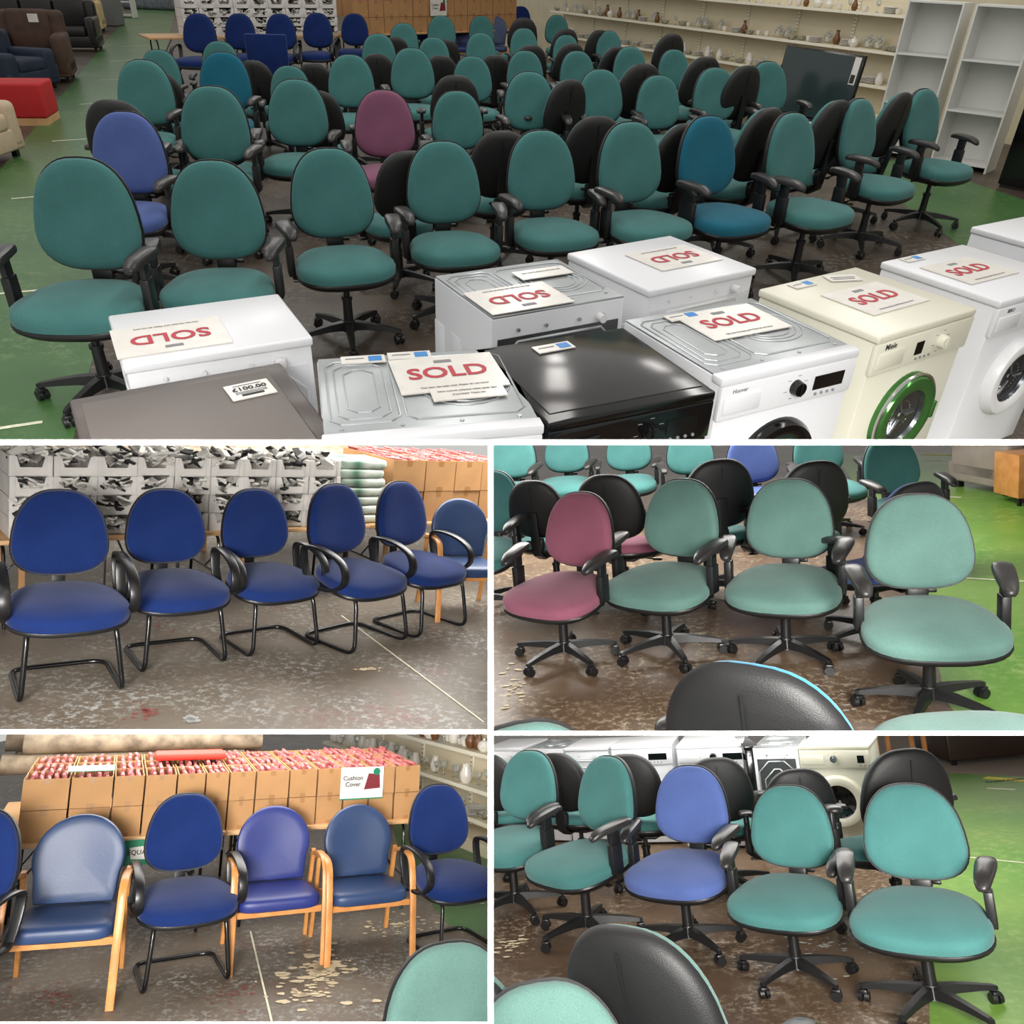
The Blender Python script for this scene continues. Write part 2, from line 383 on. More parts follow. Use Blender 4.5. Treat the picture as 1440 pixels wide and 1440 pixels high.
# ================================================================ ROOM SHELLS
GREEN = floormat('green_floor_paint', (66, 104, 56), (54, 92, 48), (118, 138, 96), .9, .28, rough=.35)
GREENB = floormat('bright_green_floor_paint', (112, 148, 62), (88, 136, 48), (166, 184, 112), .9, .25, rough=.35)
CONC = floormat('worn_concrete', (78, 68, 58), (58, 48, 40), (134, 128, 118), 1.5, .33, rough=.4)
CONC2 = floormat('worn_grey_floor', (112, 102, 90), (92, 80, 68), (158, 160, 156), 1.5, .5, True)
CONC3 = floormat('worn_brown_floor', (104, 84, 66), (80, 60, 44), (172, 160, 138), 1.5, .42, rough=.35)
LINE = mat('white_floor_line', (214, 214, 190), .6, noise=.15, scale=30)
YEL = mat('yellow_tape', (222, 206, 40), .5)
def poly(name, k, pts, z, m, kind='structure', thick=0):
    b = MB(); n = len(pts)
    if thick:
        b.loops([[(x, y, z-thick) for x, y in pts], [(x, y, z) for x, y in pts]], 0, False)
    else: b.add([(x, y, z) for x, y in pts], [tuple(range(n))])
    return tag(obj(name, b.mesh(name, m), None, k), kind=kind)
def pxpoly(name, k, uv, z, m, kind='structure', thick=0):
    return poly(name, k, [tuple(at(k, u, v, z).xy) for u, v in uv], z, m, kind, thick)
poly('floor', 1, [(-18, 1.0), (16, 1.0), (16, 44), (-18, 44)], 0, CONC, thick=.05)
pxpoly('floor', 1, [(247, 12), (98, 640), (-330, 640), (-150, 420), (183, 18), (190, 9)], .002, GREEN)
pxpoly('floor', 1, [(1205, 240), (1265, 222), (1490, 298), (1490, 440), (1425, 400)], .002, GREEN)
for k, (a, c) in {2: (1.5, 16), 3: (1.5, 40), 4: (1.5, 60), 5: (1.5, 60)}.items():
    poly('floor', k, [(-9, a), (9, a), (9, c), (-9, c)], 0, {2: CONC2, 3: CONC3, 4: CONC2, 5: CONC3}[k], thick=.04)
pxpoly('floor', 2, [(-40, 655), (20, 640), (16, 730), (-40, 730)], .002, GREENB)
pxpoly('floor', 3, [(1170, 638), (1372, 636), (1425, 695), (1560, 820), (1560, 1100), (1420, 1100), (1330, 985), (1318, 930), (1290, 850), (1240, 730)], .002, GREENB)
pxpoly('floor', 4, [(552, 1155), (600, 1130), (700, 1160), (700, 1330), (630, 1300), (600, 1262), (565, 1220)], .002, GREEN)
pxpoly('floor', 5, [(1335, 1087), (1480, 1094), (1480, 1500), (1308, 1500), (1306, 1340), (1312, 1250)], .002, GREENB)
pxpoly('floor', 5, [(1225, 1030), (1500, 1030), (1500, 1096), (1335, 1088), (1240, 1100)], .0015, mat('grey_carpet', (128, 116, 104), .95, noise=.15, scale=60))
def strip(k, a, b_, w, m, name='floor'):
    p, q = at(k, *a, .0), at(k, *b_, .0); d = (q-p).normalized(); n = Vector((-d.y, d.x, 0))*w/2
    return poly(name, k, [tuple((p+n).xy), tuple((q+n).xy), tuple((q-n).xy), tuple((p-n).xy)], .004, m)
for a, c in (((16, 280), (62, 276)), ((73, 199), (150, 194)), ((112, 147), (172, 144)), ((138, 113), (182, 111)), ((155, 87), (206, 83)), ((168, 66), (212, 64)), ((-5, 414), (62, 408)), ((190, 38), (214, 37)), ((0, 603), (60, 594))):
    strip(1, a, c, .03, LINE)
strip(3, (1332, 699), (1352, 700), .04, LINE); strip(3, (1348, 813), (1440, 818), .025, LINE); strip(3, (1298, 648), (1325, 648), .05, LINE)
strip(5, (1360, 1206), (1440, 1214), .02, LINE); strip(5, (1388, 1109), (1428, 1111), .06, LINE)
strip(3, (1297, 639), (1371, 640), .14, YEL); strip(5, (1385, 1094), (1452, 1099), .13, YEL)
strip(2, (480, 866), (680, 1016), .012, LINE); strip(4, (352, 1310), (382, 1437), .012, LINE)
def scuffs(k, u, v, ru, rv, n, m, seed, smax=.06):
    rng = random.Random(seed); b = MB()
    for i in range(n):
        a = rng.uniform(0, 6.28); r = abs(rng.gauss(0, .5)); p = at(k, u+ru*r*cos(a), v+rv*r*sin(a), 0); s = rng.uniform(.2, 1)**2*smax; st = rng.uniform(1, 2.2)
        b.add([(p.x+s*st*cos(t*pi/4.5)*rng.uniform(.55, 1), p.y+s*sin(t*pi/4.5)*rng.uniform(.55, 1), .0045) for t in range(9)], [tuple(range(9))])
    tag(obj('floor', b.mesh('floor', m), None, k), kind='structure')
SCUFF = mat('bare_plaster_scuff', (206, 190, 158), .8, noise=.1, scale=20); SCUFFG = mat('pale_grey_scuff', (158, 160, 156), .8)
REDP = mat('old_red_paint', (132, 62, 56), .7)
scuffs(4, 450, 1365, 55, 38, 170, SCUFF, 1, .035); scuffs(4, 430, 1400, 70, 30, 60, SCUFF, 2, .03); scuffs(4, 560, 1300, 110, 30, 90, SCUFF, 3, .02); scuffs(4, 330, 1400, 60, 30, 70, REDP, 4, .012); scuffs(4, 80, 1400, 80, 25, 90, REDP, 8, .012)
scuffs(2, 523, 941, 18, 5, 30, SCUFF, 5, .02); scuffs(2, 270, 1012, 18, 8, 22, SCUFFG, 6, .03); scuffs(2, 205, 1000, 26, 14, 70, REDP, 7, .014); scuffs(2, 225, 880, 40, 40, 60, REDP, 9, .012)
scuffs(5, 720, 1330, 40, 20, 50, SCUFF, 10, .02); scuffs(5, 1160, 1330, 120, 50, 120, SCUFFG, 11, .016); scuffs(3, 725, 965, 25, 60, 60, SCUFF, 12, .015); scuffs(3, 1150, 985, 90, 30, 90, SCUFFG, 13, .014)
# partitions between the five rooms: thin white divider bars of real section, standing where the rooms meet
WHITE = mat('white_divider_paint', (252, 252, 252), .6)
def ray(u, v): return W[1] @ CAM[1] @ Vector(((u-720)/F, -(v-720)/F, -1))
def bar(u0, v0, u1, v1, name, d=1.75, t=.02):
    o = CAM[1].translation; b = MB(); vs = []
    for dd in (d, d+t):
        for u, v in ((u0, v0), (u1, v0), (u1, v1), (u0, v1)): vs.append(o+(ray(u, v)-o)*dd)
    b.add(vs, [(0, 1, 2, 3), (7, 6, 5, 4), (0, 4, 5, 1), (1, 5, 6, 2), (2, 6, 7, 3), (3, 7, 4, 0)])
    return tag(obj(name, b.mesh(name, WHITE)), kind='structure')
bar(-60, 618, 1500, 626, 'trim_1'); bar(686, 626, 694, 1500, 'trim_2'); bar(-60, 1026, 686, 1032, 'trim_3'); bar(694, 1028, 1500, 1034, 'trim_4'); bar(-60, 1437, 686, 1500, 'trim_5')
CONES = {1: [('v<', 618)], 2: [('v>', 626), ('v<', 1026), ('u<', 686)], 3: [('v>', 626), ('v<', 1028), ('u>', 694)], 4: [('v>', 1032), ('v<', 1437), ('u<', 686)], 5: [('v>', 1034), ('u>', 694)]}
# ================================================================ ROOM 1 CHAIRS
rows = {}
def addrow(name, items): rows[name] = items
# (u, v, width, seat-or-yaw, colour)
T, D, P, Mv, B = 'teal', 'deep teal', 'periwinkle', 'mauve', 'black-backed'
FM = {T: TEAL, D: DTEAL, P: PERI, Mv: MAUVE, B: TEAL}
front = [(123, 303, 141, (116, 430), T), (306, 297, 121, (309, 388), T), (466, 273, 109, (484, 360), T), (623, 258, 99, (638, 345), T), (760, 241, 92, (778, 322), T),
 (884, 230, 86, (908, 312), T), (992, 221, 78, (1020, 305), D), (1109, 215, 75, (1140, 285), T), (1203, 189, 68, (1244, 270), T), (1293, 171, 61, (1335, 251), T)]
def yawat(u): return radians(-3+33*max(0, min(1, u/1440)))
frontA = [(196, 196, 88, 190, B), (345, 188, 80, 200, B), (572, 262, 80, 214, B), (704, 232, 84, 200, B), (838, 212, 80, 205, B), (950, 222, 70, 220, B), (1066, 204, 75, 228, B), (1162, 190, 66, 228, B), (1252, 176, 60, 232, B)]
row2 = [(183, 216, 93, None, P), (297, 176, 91, None, T), (411, 160, 79, None, T), (541, 175, 80, None, Mv), (643, 170, 69, None, T), (746, 142, 67, None, T), (836, 137, 62, None, T), (924, 145, 59, None, T), (1003, 134, 57, None, T), (1077, 125, 54, None, T)]
row2A = [(262, 140, 60, 190, B), (447, 168, 70, 196, B), (640, 145, 66, 200, B), (800, 157, 58, 222, B), (898, 129, 60, 212, B), (985, 116, 56, 212, B), (1042, 132, 52, 220, B)]
row3 = [(206, 131, 73, None, T), (311, 115, 67, None, D), (494, 115, 62, None, T), (580, 104, 59, None, T), (664, 112, 53, None, T), (738, 103, 50, None, T), (811, 102, 47, None, T), (885, 96, 46, None, T), (946, 98, 42, None, T)]
row3A = [(360, 117, 52, 188, B), (444, 120, 50, 190, B), (532, 104, 42, 190, B), (620, 107, 48, 200, B), (695, 105, 44, 200, B), (748, 92, 46, 205, B), (803, 90, 44, 210, B), (859, 94, 42, 215, B), (940, 76, 44, 212, B)]
row4 = [(228, 103, 52, None, T), (306, 90, 50, None, T), (409, 126, 54, None, T), (533, 76, 46, None, T), (610, 80, 44, None, T), (676, 72, 41, None, T), (739, 64, 38, None, T), (795, 72, 36, None, T), (854, 66, 35, None, T)]
row4A = [(250, 107, 44, 195, B), (556, 76, 36, 200, B), (627, 80, 36, 205, B), (786, 66, 38, 210, B), (847, 66, 34, 212, B)]
row5 = [(568, 57, 39, None, T), (621, 46, 38, None, T), (677, 44, 34, None, T), (783, 42, 32, None, T)]
row5A = [(735, 50, 42, 200, B)]
NM = [('front row', front, 0), ('away-facing row behind the front row', frontA, 1), ('second row', row2, 0), ('away-facing row behind the second row', row2A, 1),
 ('third row', row3, 0), ('away-facing row behind the third row', row3A, 1), ('fourth row', row4, 0), ('away-facing row behind the fourth row', row4A, 1), ('rearmost teal row', row5, 0), ('', row5A, 1)]
for nm, items, away in NM:
    g = 'swivel chairs of the big display, ' + (nm or 'rear')
    for i, (u, v, w, q, c) in enumerate(items):
        if away: M = seatpos(1, u, v, w, yaw=radians(q-8), away=True)
        elif q: M = seatpos(1, u, v, w, seat=q)
        else: M = seatpos(1, u, v, w, yaw=yawat(u))
        o = ORD[i] if i < len(items)-1 else 'last'
        if c in (D, P, Mv): lab = {D: 'deep blue-teal', P: 'periwinkle blue', Mv: 'mauve'}[c]+' fabric swivel chair in the %s of the big display' % nm
        elif away: lab = 'black-shelled swivel chair, %s from left in the %s' % (o, nm) if nm else 'black-shelled swivel chair before the cardboard boxes at the rear of the display'
        else: lab = 'teal fabric swivel chair, %s from left in the %s of the big display' % (o, nm)
        office_chair(1, M, FM[c], lab, g, arms=(v > 60), detail=True)
# navy visitor chairs of room 1
for i, (u, v, w) in enumerate([(281, 47, 43), (338, 45, 40), (395, 45, 40), (447, 43, 39), (499, 42, 36)]):
    visitor_chair(1, seatpos(1, u, v, w, yaw=radians(0)), 'navy visitor chair before the grey crates, %s from left' % (ORD+['last'])[i if i < 4 else -1], 'navy visitor chairs before the crates')
visitor_chair(1, seatpos(1, 592, 38, 28, yaw=radians(5)), 'navy high-back visitor chair before the cardboard boxes of the big display', 'visitor chairs before the boxes')
visitor_chair(1, seatpos(1, 732, 26, 27, yaw=radians(10)), 'navy high-back visitor chair behind the rear black-shelled chair', 'visitor chairs before the boxes')
for i, (u, v, m) in enumerate([(543, 44, VINYL), (647, 42, VINYLB), (695, 42, VINYL)]):
    p = at(1, u, v, .72)
    wood_chair(1, LR((p.x, p.y-.22, 0), 0), m, 'rounded blue vinyl armchair before the distant boxes, %s' % ['leftmost', 'bright blue middle one', 'rightmost'][i], 'vinyl armchairs before the boxes')
# square-backed navy chair
p = at(1, 381, 83, .80); root = obj('square_back_chair', None, None, 1, LR((p.x, p.y-.25, 0), .15)); tag(root, 'navy chair with a straight-topped square back among the swivel chairs', 'chair')
b = MB(); b.rbox(-.26, .26, .22, .28, .50, 1.08, .02); obj('backrest', b.mesh('backrest', NAVY), root)
b = MB(); b.rbox(-.25, .25, .282, .30, .52, 1.05, .008); obj('back_panel', b.mesh('back_panel', BLKF), root)
b = MB(); b.rbox(-.26, .26, -.25, .22, .42, .50, .03); obj('seat', b.mesh('seat', NAVY), root)
for sx in (-.22, .22):
    for sy in (-.22, .24): obj('leg', MB().cyl((sx, sy, 0), (sx, sy, .43), .013).mesh('leg', TUBE), root)
# ================================================================ APPLIANCES
ENAM = mat('white_enamel', (212, 213, 217), .28); CREAM = mat('cream_enamel', (206, 204, 188), .3); METAL = mat('galvanised_steel', (176, 180, 182), .38, .75, noise=.12, scale=5)
METALD = mat('dark_steel', (92, 94, 96), .45, .7, noise=.2, scale=8); GLOSS = mat('gloss_black', (9, 9, 10), .12); GREYB = mat('taupe_grey_panel', (98, 90, 86), .42, noise=.04, scale=3)
GREYE = mat('grey_trim', (78, 72, 70), .35); PLW = mat('white_plastic', (214, 214, 216), .35); SCR = mat('dark_glass', (14, 17, 18), .06, coat=.5)
PAPER = mat('laminated_paper', (212, 208, 202), .25, noise=.05, scale=14); RED = mat('red_ink', (170, 26, 46), .5); INK = mat('black_ink', (30, 30, 30), .6); BLUE = mat('blue_label', (32, 120, 186), .4); GRN = mat('green_card', (16, 118, 84), .4)
GREYI = mat('grey_ink', (120, 120, 122), .6); DRUM = mat('drum_steel', (190, 192, 196), .18, 1.0); GREENR = mat('reflective_door_ring', (235, 238, 235), .08, 1.0); TXW = mat('white_ink', (225, 225, 225), .5)
def paper(k, M, w, h, label, lines=None, cat='notice', group='SOLD notices on the appliances', extra=None, mt=None, name='notice'):
    b = MB(); n = 8; rng = random.Random(len(ROOM))
    zz = [[.0015+rng.uniform(0, .0016) for _ in range(n+1)] for _ in range(n+1)]
    top = [(-w/2+w*i/n, -h/2+h*j/n, .0035+zz[i][j]*.25) for j in range(n+1) for i in range(n+1)]
    b.add(top, [(j*(n+1)+i, j*(n+1)+i+1, (j+1)*(n+1)+i+1, (j+1)*(n+1)+i) for j in range(n) for i in range(n)], 0, False)
    b.box(-w/2, w/2, -h/2, h/2, .0005, .003)
    o = obj(name, b.mesh(name, mt or PAPER), None, k, M); tag(o, label, cat, group)
    for (txt, size, x, y, m, sx) in (lines or []):
        t = obj('lettering', text_mesh('lettering', txt, size, m, sx=sx), o, M=Matrix.Translation((x, y, .006)))
    for (x0, x1, y0, y1, m) in (extra or []): obj('printed_patch', MB().box(x0, x1, y0, y1, .004, .0058).mesh('printed_patch', m), o)
    return o
def emboss(b, x0, x1, y0, y1, z, r=.004, mi=0):
    c = .03; pts = [(x0+c, y0), (x1-c, y0), (x1, y0+c), (x1, y1-c), (x1-c, y1), (x0+c, y1), (x0, y1-c), (x0, y0+c)]
    b.tube([(x, y, z) for x, y in pts], r, 6, mi, closed=True)
def washer_front(root, k, y, w, h, spec):
    """front furniture of a washing machine at local y (front), centred x=0"""
    pm = spec.get('body', ENAM)
    b = MB(); b.rbox(-w/2+.004, w/2-.004, y-.016, y+.01, h-.17, h-.035, .006); o = obj('control_panel', b.mesh('control_panel', spec.get('panel', pm)), root)
    b = MB(); b.rbox(-w/2+.02, -w/2+.19, y-.024, y-.01, h-.145, h-.075, .006); obj('detergent_drawer', b.mesh('detergent_drawer', spec.get('panel', pm)), o)
    kx = spec.get('knob', .05)
    b = MB(); b.cyl((kx, y-.016, h-.10), (kx, y-.045, h-.10), .030, .026, 20); b.rbox(kx-.004, kx+.004, y-.05, y-.044, h-.125, h-.075, .002); obj('dial', b.mesh('dial', spec.get('knobm', PLW)), o)
    sx = spec.get('screen', (.13, .25)); b = MB(); b.box(sx[0], sx[1], y-.0185, y-.012, h-.13, h-.075); obj('display', b.mesh('display', GLOSS), o)
    b = MB()
    for i in range(6): b.box(kx+.05*cos(i+.4)-.008, kx+.05*cos(i+.4)+.008, y-.0175, y-.014, h-.10+.045*sin(i+.4)-.001, h-.10+.045*sin(i+.4)+.001)
    for i in range(4): b.cyl((sx[0]+.02+i*.03, y-.016, h-.148), (sx[0]+.02+i*.03, y-.02, h-.148), .006, None, 8)
    obj('markings', b.mesh('markings', GREYI), o)
    if spec.get('text'):
        t = text_mesh('lettering', spec['text'], spec.get('tsize', .032), spec.get('tm', INK)); tx = spec.get('tx', -w/2+.09)
        obj('lettering', t, o, M=Matrix.Translation((tx, y-spec.get('ty', .0165), h-.055+spec.get('tz', 0))) @ Matrix.Rotation(pi/2, 4, 'X'))
    if spec.get('door', True):
        dz = h-.42; R = .175; RM_ = Matrix.Translation((0, y, dz)) @ Matrix.Rotation(pi/2, 4, 'X')
        ring = MB().lathe([(R-.055, .012), (R-.05, .040), (R-.02, .050), (R+.005, .045), (R+.02, .02), (R+.022, 0), (R-.055, 0)], 40, 0, RM_)
        ring.f = ring.f[:-2]; ring.m = ring.m[:-2]; ring.sm = ring.sm[:-2]
        d = obj('door', ring.mesh('door', spec.get('ring', PLW)), root)
        if spec.get('rim'): obj('door_rim', MB().tube([RM_ @ Vector(((R+.018)*cos(a*pi/20), (R+.018)*sin(a*pi/20), .03)) for a in range(40)], .008, 8, 0, True).mesh('door_rim', spec['rim']), d)
        g = MB().lathe([(R-.050, .035), (R-.058, .018), (R-.10, .010), (R-.13, .008), (.01, .007)], 32, 0, RM_); g.f = g.f[:-2]; g.m = g.m[:-2]; g.sm = g.sm[:-2]
        obj('door_glass', g.mesh('door_glass', spec.get('glass', SCR)), d)
        if spec.get('drum'):
            b = MB()
            for a in range(3): an = a*2.1+.5; b.rbox(-.006, .006, .02, .10, .006, .022, .004, 0, RM_ @ Matrix.Rotation(an, 4, 'Z'))
            for a in range(24): b.cyl(RM_ @ Vector((.065*cos(a*.26), .065*sin(a*.26), .007)), RM_ @ Vector((.065*cos(a*.26), .065*sin(a*.26), .011)), .004, None, 6)
            obj('drum_paddles', b.mesh('drum_paddles', DRUM), d)
        b = MB(); b.rbox(R-.01, R+.015, y-.055, y-.03, dz-.04, dz+.04, .006); obj('door_handle', b.mesh('door_handle', spec.get('ring', PLW)), d)
def machine(k, a, c, label, far=False, h=.85, dep=.58, w=None, top='lid', face='washer', body=None, spec=None, topm=None, cat='washing machine', name='washing_machine', group='appliances in front of the chairs', zsc=1):
    body = body or ENAM; spec = dict(spec or {}); spec.setdefault('body', body)
    p, q = at(k, *a, h), at(k, *c, h); d = q-p; yaw = math.atan2(d.y, d.x); ww = w or max(.56 if k == 1 else .40, min(.66, d.length-(.01 if k > 1 else 0)))
    mid = (p+q)/2; n = Vector((-sin(yaw), cos(yaw), 0))
    ctr = mid-n*dep/2 if far else mid+n*dep/2; ctr.z = 0
    print('machine', label[:30], 'w=%.2f yaw=%.0f' % (d.length, math.degrees(yaw)), [round(x, 2) for x in ctr])
    root = obj(name, None, None, k, LR(ctr, yaw)); tag(root, label, cat, group)
    w2 = ww/2; y0, y1 = -dep/2, dep/2
    b = MB()
    if top == 'lid': b.rbox(-w2+.006, w2-.006, y0+.012, y1-.006, .02, h-.035, .008)
    else: b.rbox(-w2+.004, w2-.004, y0+.008, y1-.004, .02, h-.012, .006)
    for sx in (-1, 1):   # embossed side pressings
        for j in range(3):
            yy = y0+.12+j*.17; b.rbox(sx*(w2-.006)-.004, sx*(w2-.006)+.004, yy, yy+.10, .15+.05*j, h-.20, .004)
    obj('cabinet', b.mesh('cabinet', body), root)
    b = MB()
    for sx in (-1, 1):
        for yy in (y0+.06, y1-.06): b.cyl((sx*(w2-.06), yy, 0), (sx*(w2-.06), yy, .025), .022)
    obj('feet', b.mesh('feet', PLAST), root)
    if top == 'lid':
        b = MB(); b.rbox(-w2, w2, y0, y1, h-.035, h, .010, seg=3); obj('worktop', b.mesh('worktop', topm or body), root)
    elif top == 'glass':
        b = MB(); b.rbox(-w2, w2, y0, y1, h-.04, h-.004, .008); o = obj('worktop', b.mesh('worktop', GLOSS), root)
        obj('top_panel', MB().rbox(-w2+.03, w2-.02, y0+.05, y1-.03, h-.006, h, .003).mesh('top_panel', topm), o)
    else:
        b = MB(); b.rbox(-w2+.008, w2-.008, y0+(.05 if face == 'washer' else .01), y1-.006, h-.014, h-.004, .003)
        z = h-.003; emboss(b, -w2+.03, -w2+.24, y0+.10, y1-.05, z); emboss(b, -w2+.055, -w2+.215, y0+.13, y1-.08, z, .003); emboss(b, -w2+.085, -w2+.185, y0+.17, y1-.12, z, .003)
        emboss(b, -w2+.26, w2-.03, y0+.10, y1-.05, z)
        for r in (.10, .125, .15): b.tube([(w2-.19+r*cos(t*pi/12), .02+r*sin(t*pi/12), z) for t in range(24)], .0028, 6, 0, True)
        for i in range(4): b.cyl((-w2+.06+i*(ww-.12)/3, y0+.07, z-.002), (-w2+.06+i*(ww-.12)/3, y0+.07, z+.003), .007, None, 8)
        obj('top_plate', b.mesh('top_plate', topm or METAL), root)
        if face == 'washer': obj('front_rail', MB().rbox(-w2, w2, y0-.002, y0+.055, h-.035, h-.003, .006).mesh('front_rail', body), root)
    if face == 'washer': washer_front(root, k, y0+.012, ww, h, spec)
    elif face == 'back':
        b = MB(); b.box(-w2+.03, w2-.03, y0+.004, y0+.012, .12, h-.10)
        bm_ = b.mesh('rear_panel', spec.get('rear', METALD)); o = obj('rear_panel', bm_, root)
        b = MB(); RX = Matrix.Translation((0, y0+.004, 0)) @ Matrix.Rotation(pi/2, 4, 'X')
        for (x0, x1, z0, z1) in ((-w2+.04, w2-.04, .14, h-.12), (-w2+.08, w2-.08, .2, h-.18)):
            c_ = .08; b.tube([RX @ Vector((x, z, 0)) for x, z in ((x0+c_, z0), (x1-c_, z0), (x1, z0+c_), (x1, z1-c_), (x1-c_, z1), (x0+c_, z1), (x0, z1-c_), (x0, z0+c_))], .007, 6, 0, True)
        b.tube([RX @ Vector((.15*cos(t*pi/12), h*.45+.15*sin(t*pi/12), 0)) for t in range(24)], .005, 6, 0, True)
        for x in (-.2, -.07, .09, .21): b.cyl((x, y0+.006, h-.07), (x, y0-.004, h-.07), .008, None, 8)
        obj('pressed_ribs', b.mesh('pressed_ribs', spec.get('ribs', METAL)), o)
        obj('hose_inlet', MB().cyl((w2-.13, y0+.01, h-.075), (w2-.13, y0-.03, h-.075), .018, None, 12).mesh('hose_inlet', PLW), root)
    root['_w'] = ww
    return root, LR(ctr, yaw), ww
def sold(mc, x, y, rot, label, flip=False, w=.38, h=.27, z=.85, k=1):
    M = mc[1] @ Matrix.Translation((x, y, z+.001)) @ Matrix.Rotation(rot+(pi if flip else 0), 4, 'Z')
    return paper(k, M, w, h, label, [('SOLD', .115, 0, 0, RED, .95), ('This item has been sold. Please do not move', .0125, 0, -h/2+.03, GREYI, 1)], extra=[(-.03, .03, h/2-.055, h/2-.035, GREYI)])
def tick(mc, x, y, label, z=.85, rot=0, w=.15, h=.06):
    M = mc[1] @ Matrix.Translation((x, y, z+.001)) @ Matrix.Rotation(rot, 4, 'Z')
    return paper(1, M, w, h, label, extra=[(w*.12, w*.42, -h*.32, h*.32, BLUE), (-w*.4, w*.02, h*.05, h*.12, GREYI)], cat='price ticket', group='price tickets on the appliances', name='price_ticket')
m1 = machine(1, (172, 515), (440, 474), 'white washing machine with its back to the viewer, leftmost of the appliances', face='back', spec={'rear': ENAM, 'ribs': ENAM}, dep=.50)
sold(m1, -.14, -.06, 0, 'upside-down SOLD notice on the leftmost white washing machine', True)
g = machine(1, (105, 560), (387, 510), 'taupe grey appliance with a recessed top and a price ticket, foreground left', far=True, dep=.62, w=.66, top='lid', face='plain', body=GREYE, topm=GREYE, cat='appliance', name='grey_appliance', h=.84)
obj('top_inlay', MB().rbox(-.30, .27, -.29, .25, .838, .846, .003).mesh('top_inlay', GREYB), g[0])
M = g[1] @ Matrix.Translation((.18, .12, .847)) @ Matrix.Rotation(.05, 4, 'Z')
paper(1, M, .14, .11, 'white £100.00 price ticket on the taupe grey appliance', [('£100.00', .034, 0, .01, INK, 1.0)], extra=[(-.035, .035, -.04, -.028, INK), (-.05, .05, -.022, -.018, GREYI), (-.05, .05, -.012, -.009, GREYI), (-.045, .045, .036, .040, GREYI)], cat='price ticket', group='price tickets on the appliances', name='price_ticket')
m3 = machine(1, (450, 622), (768, 596), 'metal-topped appliance between the grey one and the black one', top='metal', dep=.60, cat='washing machine')
sold(m3, .10, .10, .06, 'SOLD notice lying over the gap left of the black appliance', w=.36)
paper(1, m3[1] @ Matrix.Translation((.14, -.06, .853)) @ Matrix.Rotation(.04, 4, 'Z'), .24, .09, 'text slip under the SOLD notice left of the black appliance', [('Items must be collected within seven days', .0115, 0, .015, GREYI, 1), ('of purchase. Thank you', .0115, 0, -.012, GREYI, 1)], cat='slip', group='text slips', name='text_slip')
tick(m3, -.17, .25, 'white ticket at the rear edge of the metal top, left one'); tick(m3, -.01, .26, 'blue-marked ticket beside the SOLD notice on the metal top')
m4 = machine(1, (770, 594), (1008, 549), 'gloss black tumble dryer with a dark glass top', top='glass', body=GLOSS, topm=mat('dark_brown_glass', (38, 36, 36), .16, noise=.1, scale=4), dep=.60, cat='tumble dryer', name='tumble_dryer',
   spec={'panel': GLOSS, 'knobm': GLOSS, 'text': 'BUSH', 'tm': TXW, 'ring': GLOSS, 'knob': .06, 'tsize': .03, 'tx': -.22, 'tz': -.055, 'ty': .0255})
tick(m4, -.04, .20, 'blue-marked ticket on the black tumble dryer', rot=.05)
m5 = machine(1, (692, 447), (882, 415), 'steel-topped washing machine turned away behind the black dryer', top='metal', face='back', body=ENAM, dep=.56)
sold(m5, -.12, -.13, 0, 'upside-down SOLD notice on the steel top behind the black dryer', True)
paper(1, m5[1] @ Matrix.Translation((.13, .10, .853)), .26, .11, 'text slip on the steel top behind the black dryer', [('Items must be collected within seven days', .0115, 0, .015, GREYI, 1)], cat='slip', group='text slips', name='text_slip')
m6 = machine(1, (908, 410), (1070, 376), 'plain white washing machine turned away, behind the steel-topped one', top='lid', face='back', body=ENAM, dep=.60, spec={'rear': ENAM, 'ribs': PLW})
sold(m6, .08, .0, 0, 'upside-down SOLD notice on the plain white lid', True)
m7 = machine(1, (1010, 534), (1216, 488), 'white washing machine with a steel top and black door', top='metal', body=ENAM, dep=.60, spec={'ring': GLOSS, 'knobm': GLOSS, 'knob': .03, 'screen': (.12, .27), 'text': 'Hoover', 'tm': GREYI, 'tsize': .022, 'tz': -.005})
sold(m7, .05, .10, -.02, 'SOLD notice on the steel top of the black-doored machine')
tick(m7, -.10, .22, 'blue-marked ticket left of the SOLD notice on the black-doored machine')
m8 = machine(1, (1225, 478), (1386, 430), 'cream washing machine with a mirror-ringed porthole door', body=CREAM, dep=.62, spec={'ring': mat('steel_painted_green_reflection', (70, 120, 62), .12, .6), 'rim': CHROME, 'drum': True, 'glass': mat('drum_interior', (110, 112, 116), .22, .9), 'text': 'Miele', 'tm': INK, 'tsize': .034, 'knob': .11, 'screen': (-.06, -.01), 'knobm': CREAM})  # green reflection painted into the steel ring's base colour
sold(m8, .03, -.02, 0, 'SOLD notice on the cream washing machine'); tick(m8, -.12, .25, 'blue-marked ticket at the rear of the cream washing machine', w=.13)
paper(1, m8[1] @ Matrix.Translation((.12, .22, .852)) @ Matrix.Rotation(-.35, 4, 'Z'), .16, .08, 'crumpled slip at the rear of the cream washing machine', cat='slip', group='text slips', name='text_slip', extra=[(-.06, .06, .0, .006, GREYI), (-.06, .05, -.02, -.014, GREYI)])
m9 = machine(1, (1389, 430), (1540, 388), 'white washing machine with white-ringed door, cut by the right edge', body=ENAM, dep=.62, spec={'ring': PLW, 'drum': True, 'glass': mat('drum_interior_dark', (70, 72, 76), .25, .8), 'text': 'BEKO', 'tm': INK, 'tsize': .022, 'tx': -.23, 'tz': 0.0})
sold(m9, -.06, .02, 0, 'SOLD notice on the rightmost white-ringed machine'); tick(m9, -.16, .26, 'blue-marked ticket at the rear of the rightmost machine', w=.13)
m10 = machine(1, (1353, 321), (1470, 298), 'plain white appliance behind the rightmost machines, cut by the edge', far=True, body=ENAM, dep=.6, face='plain', cat='appliance', name='white_appliance')
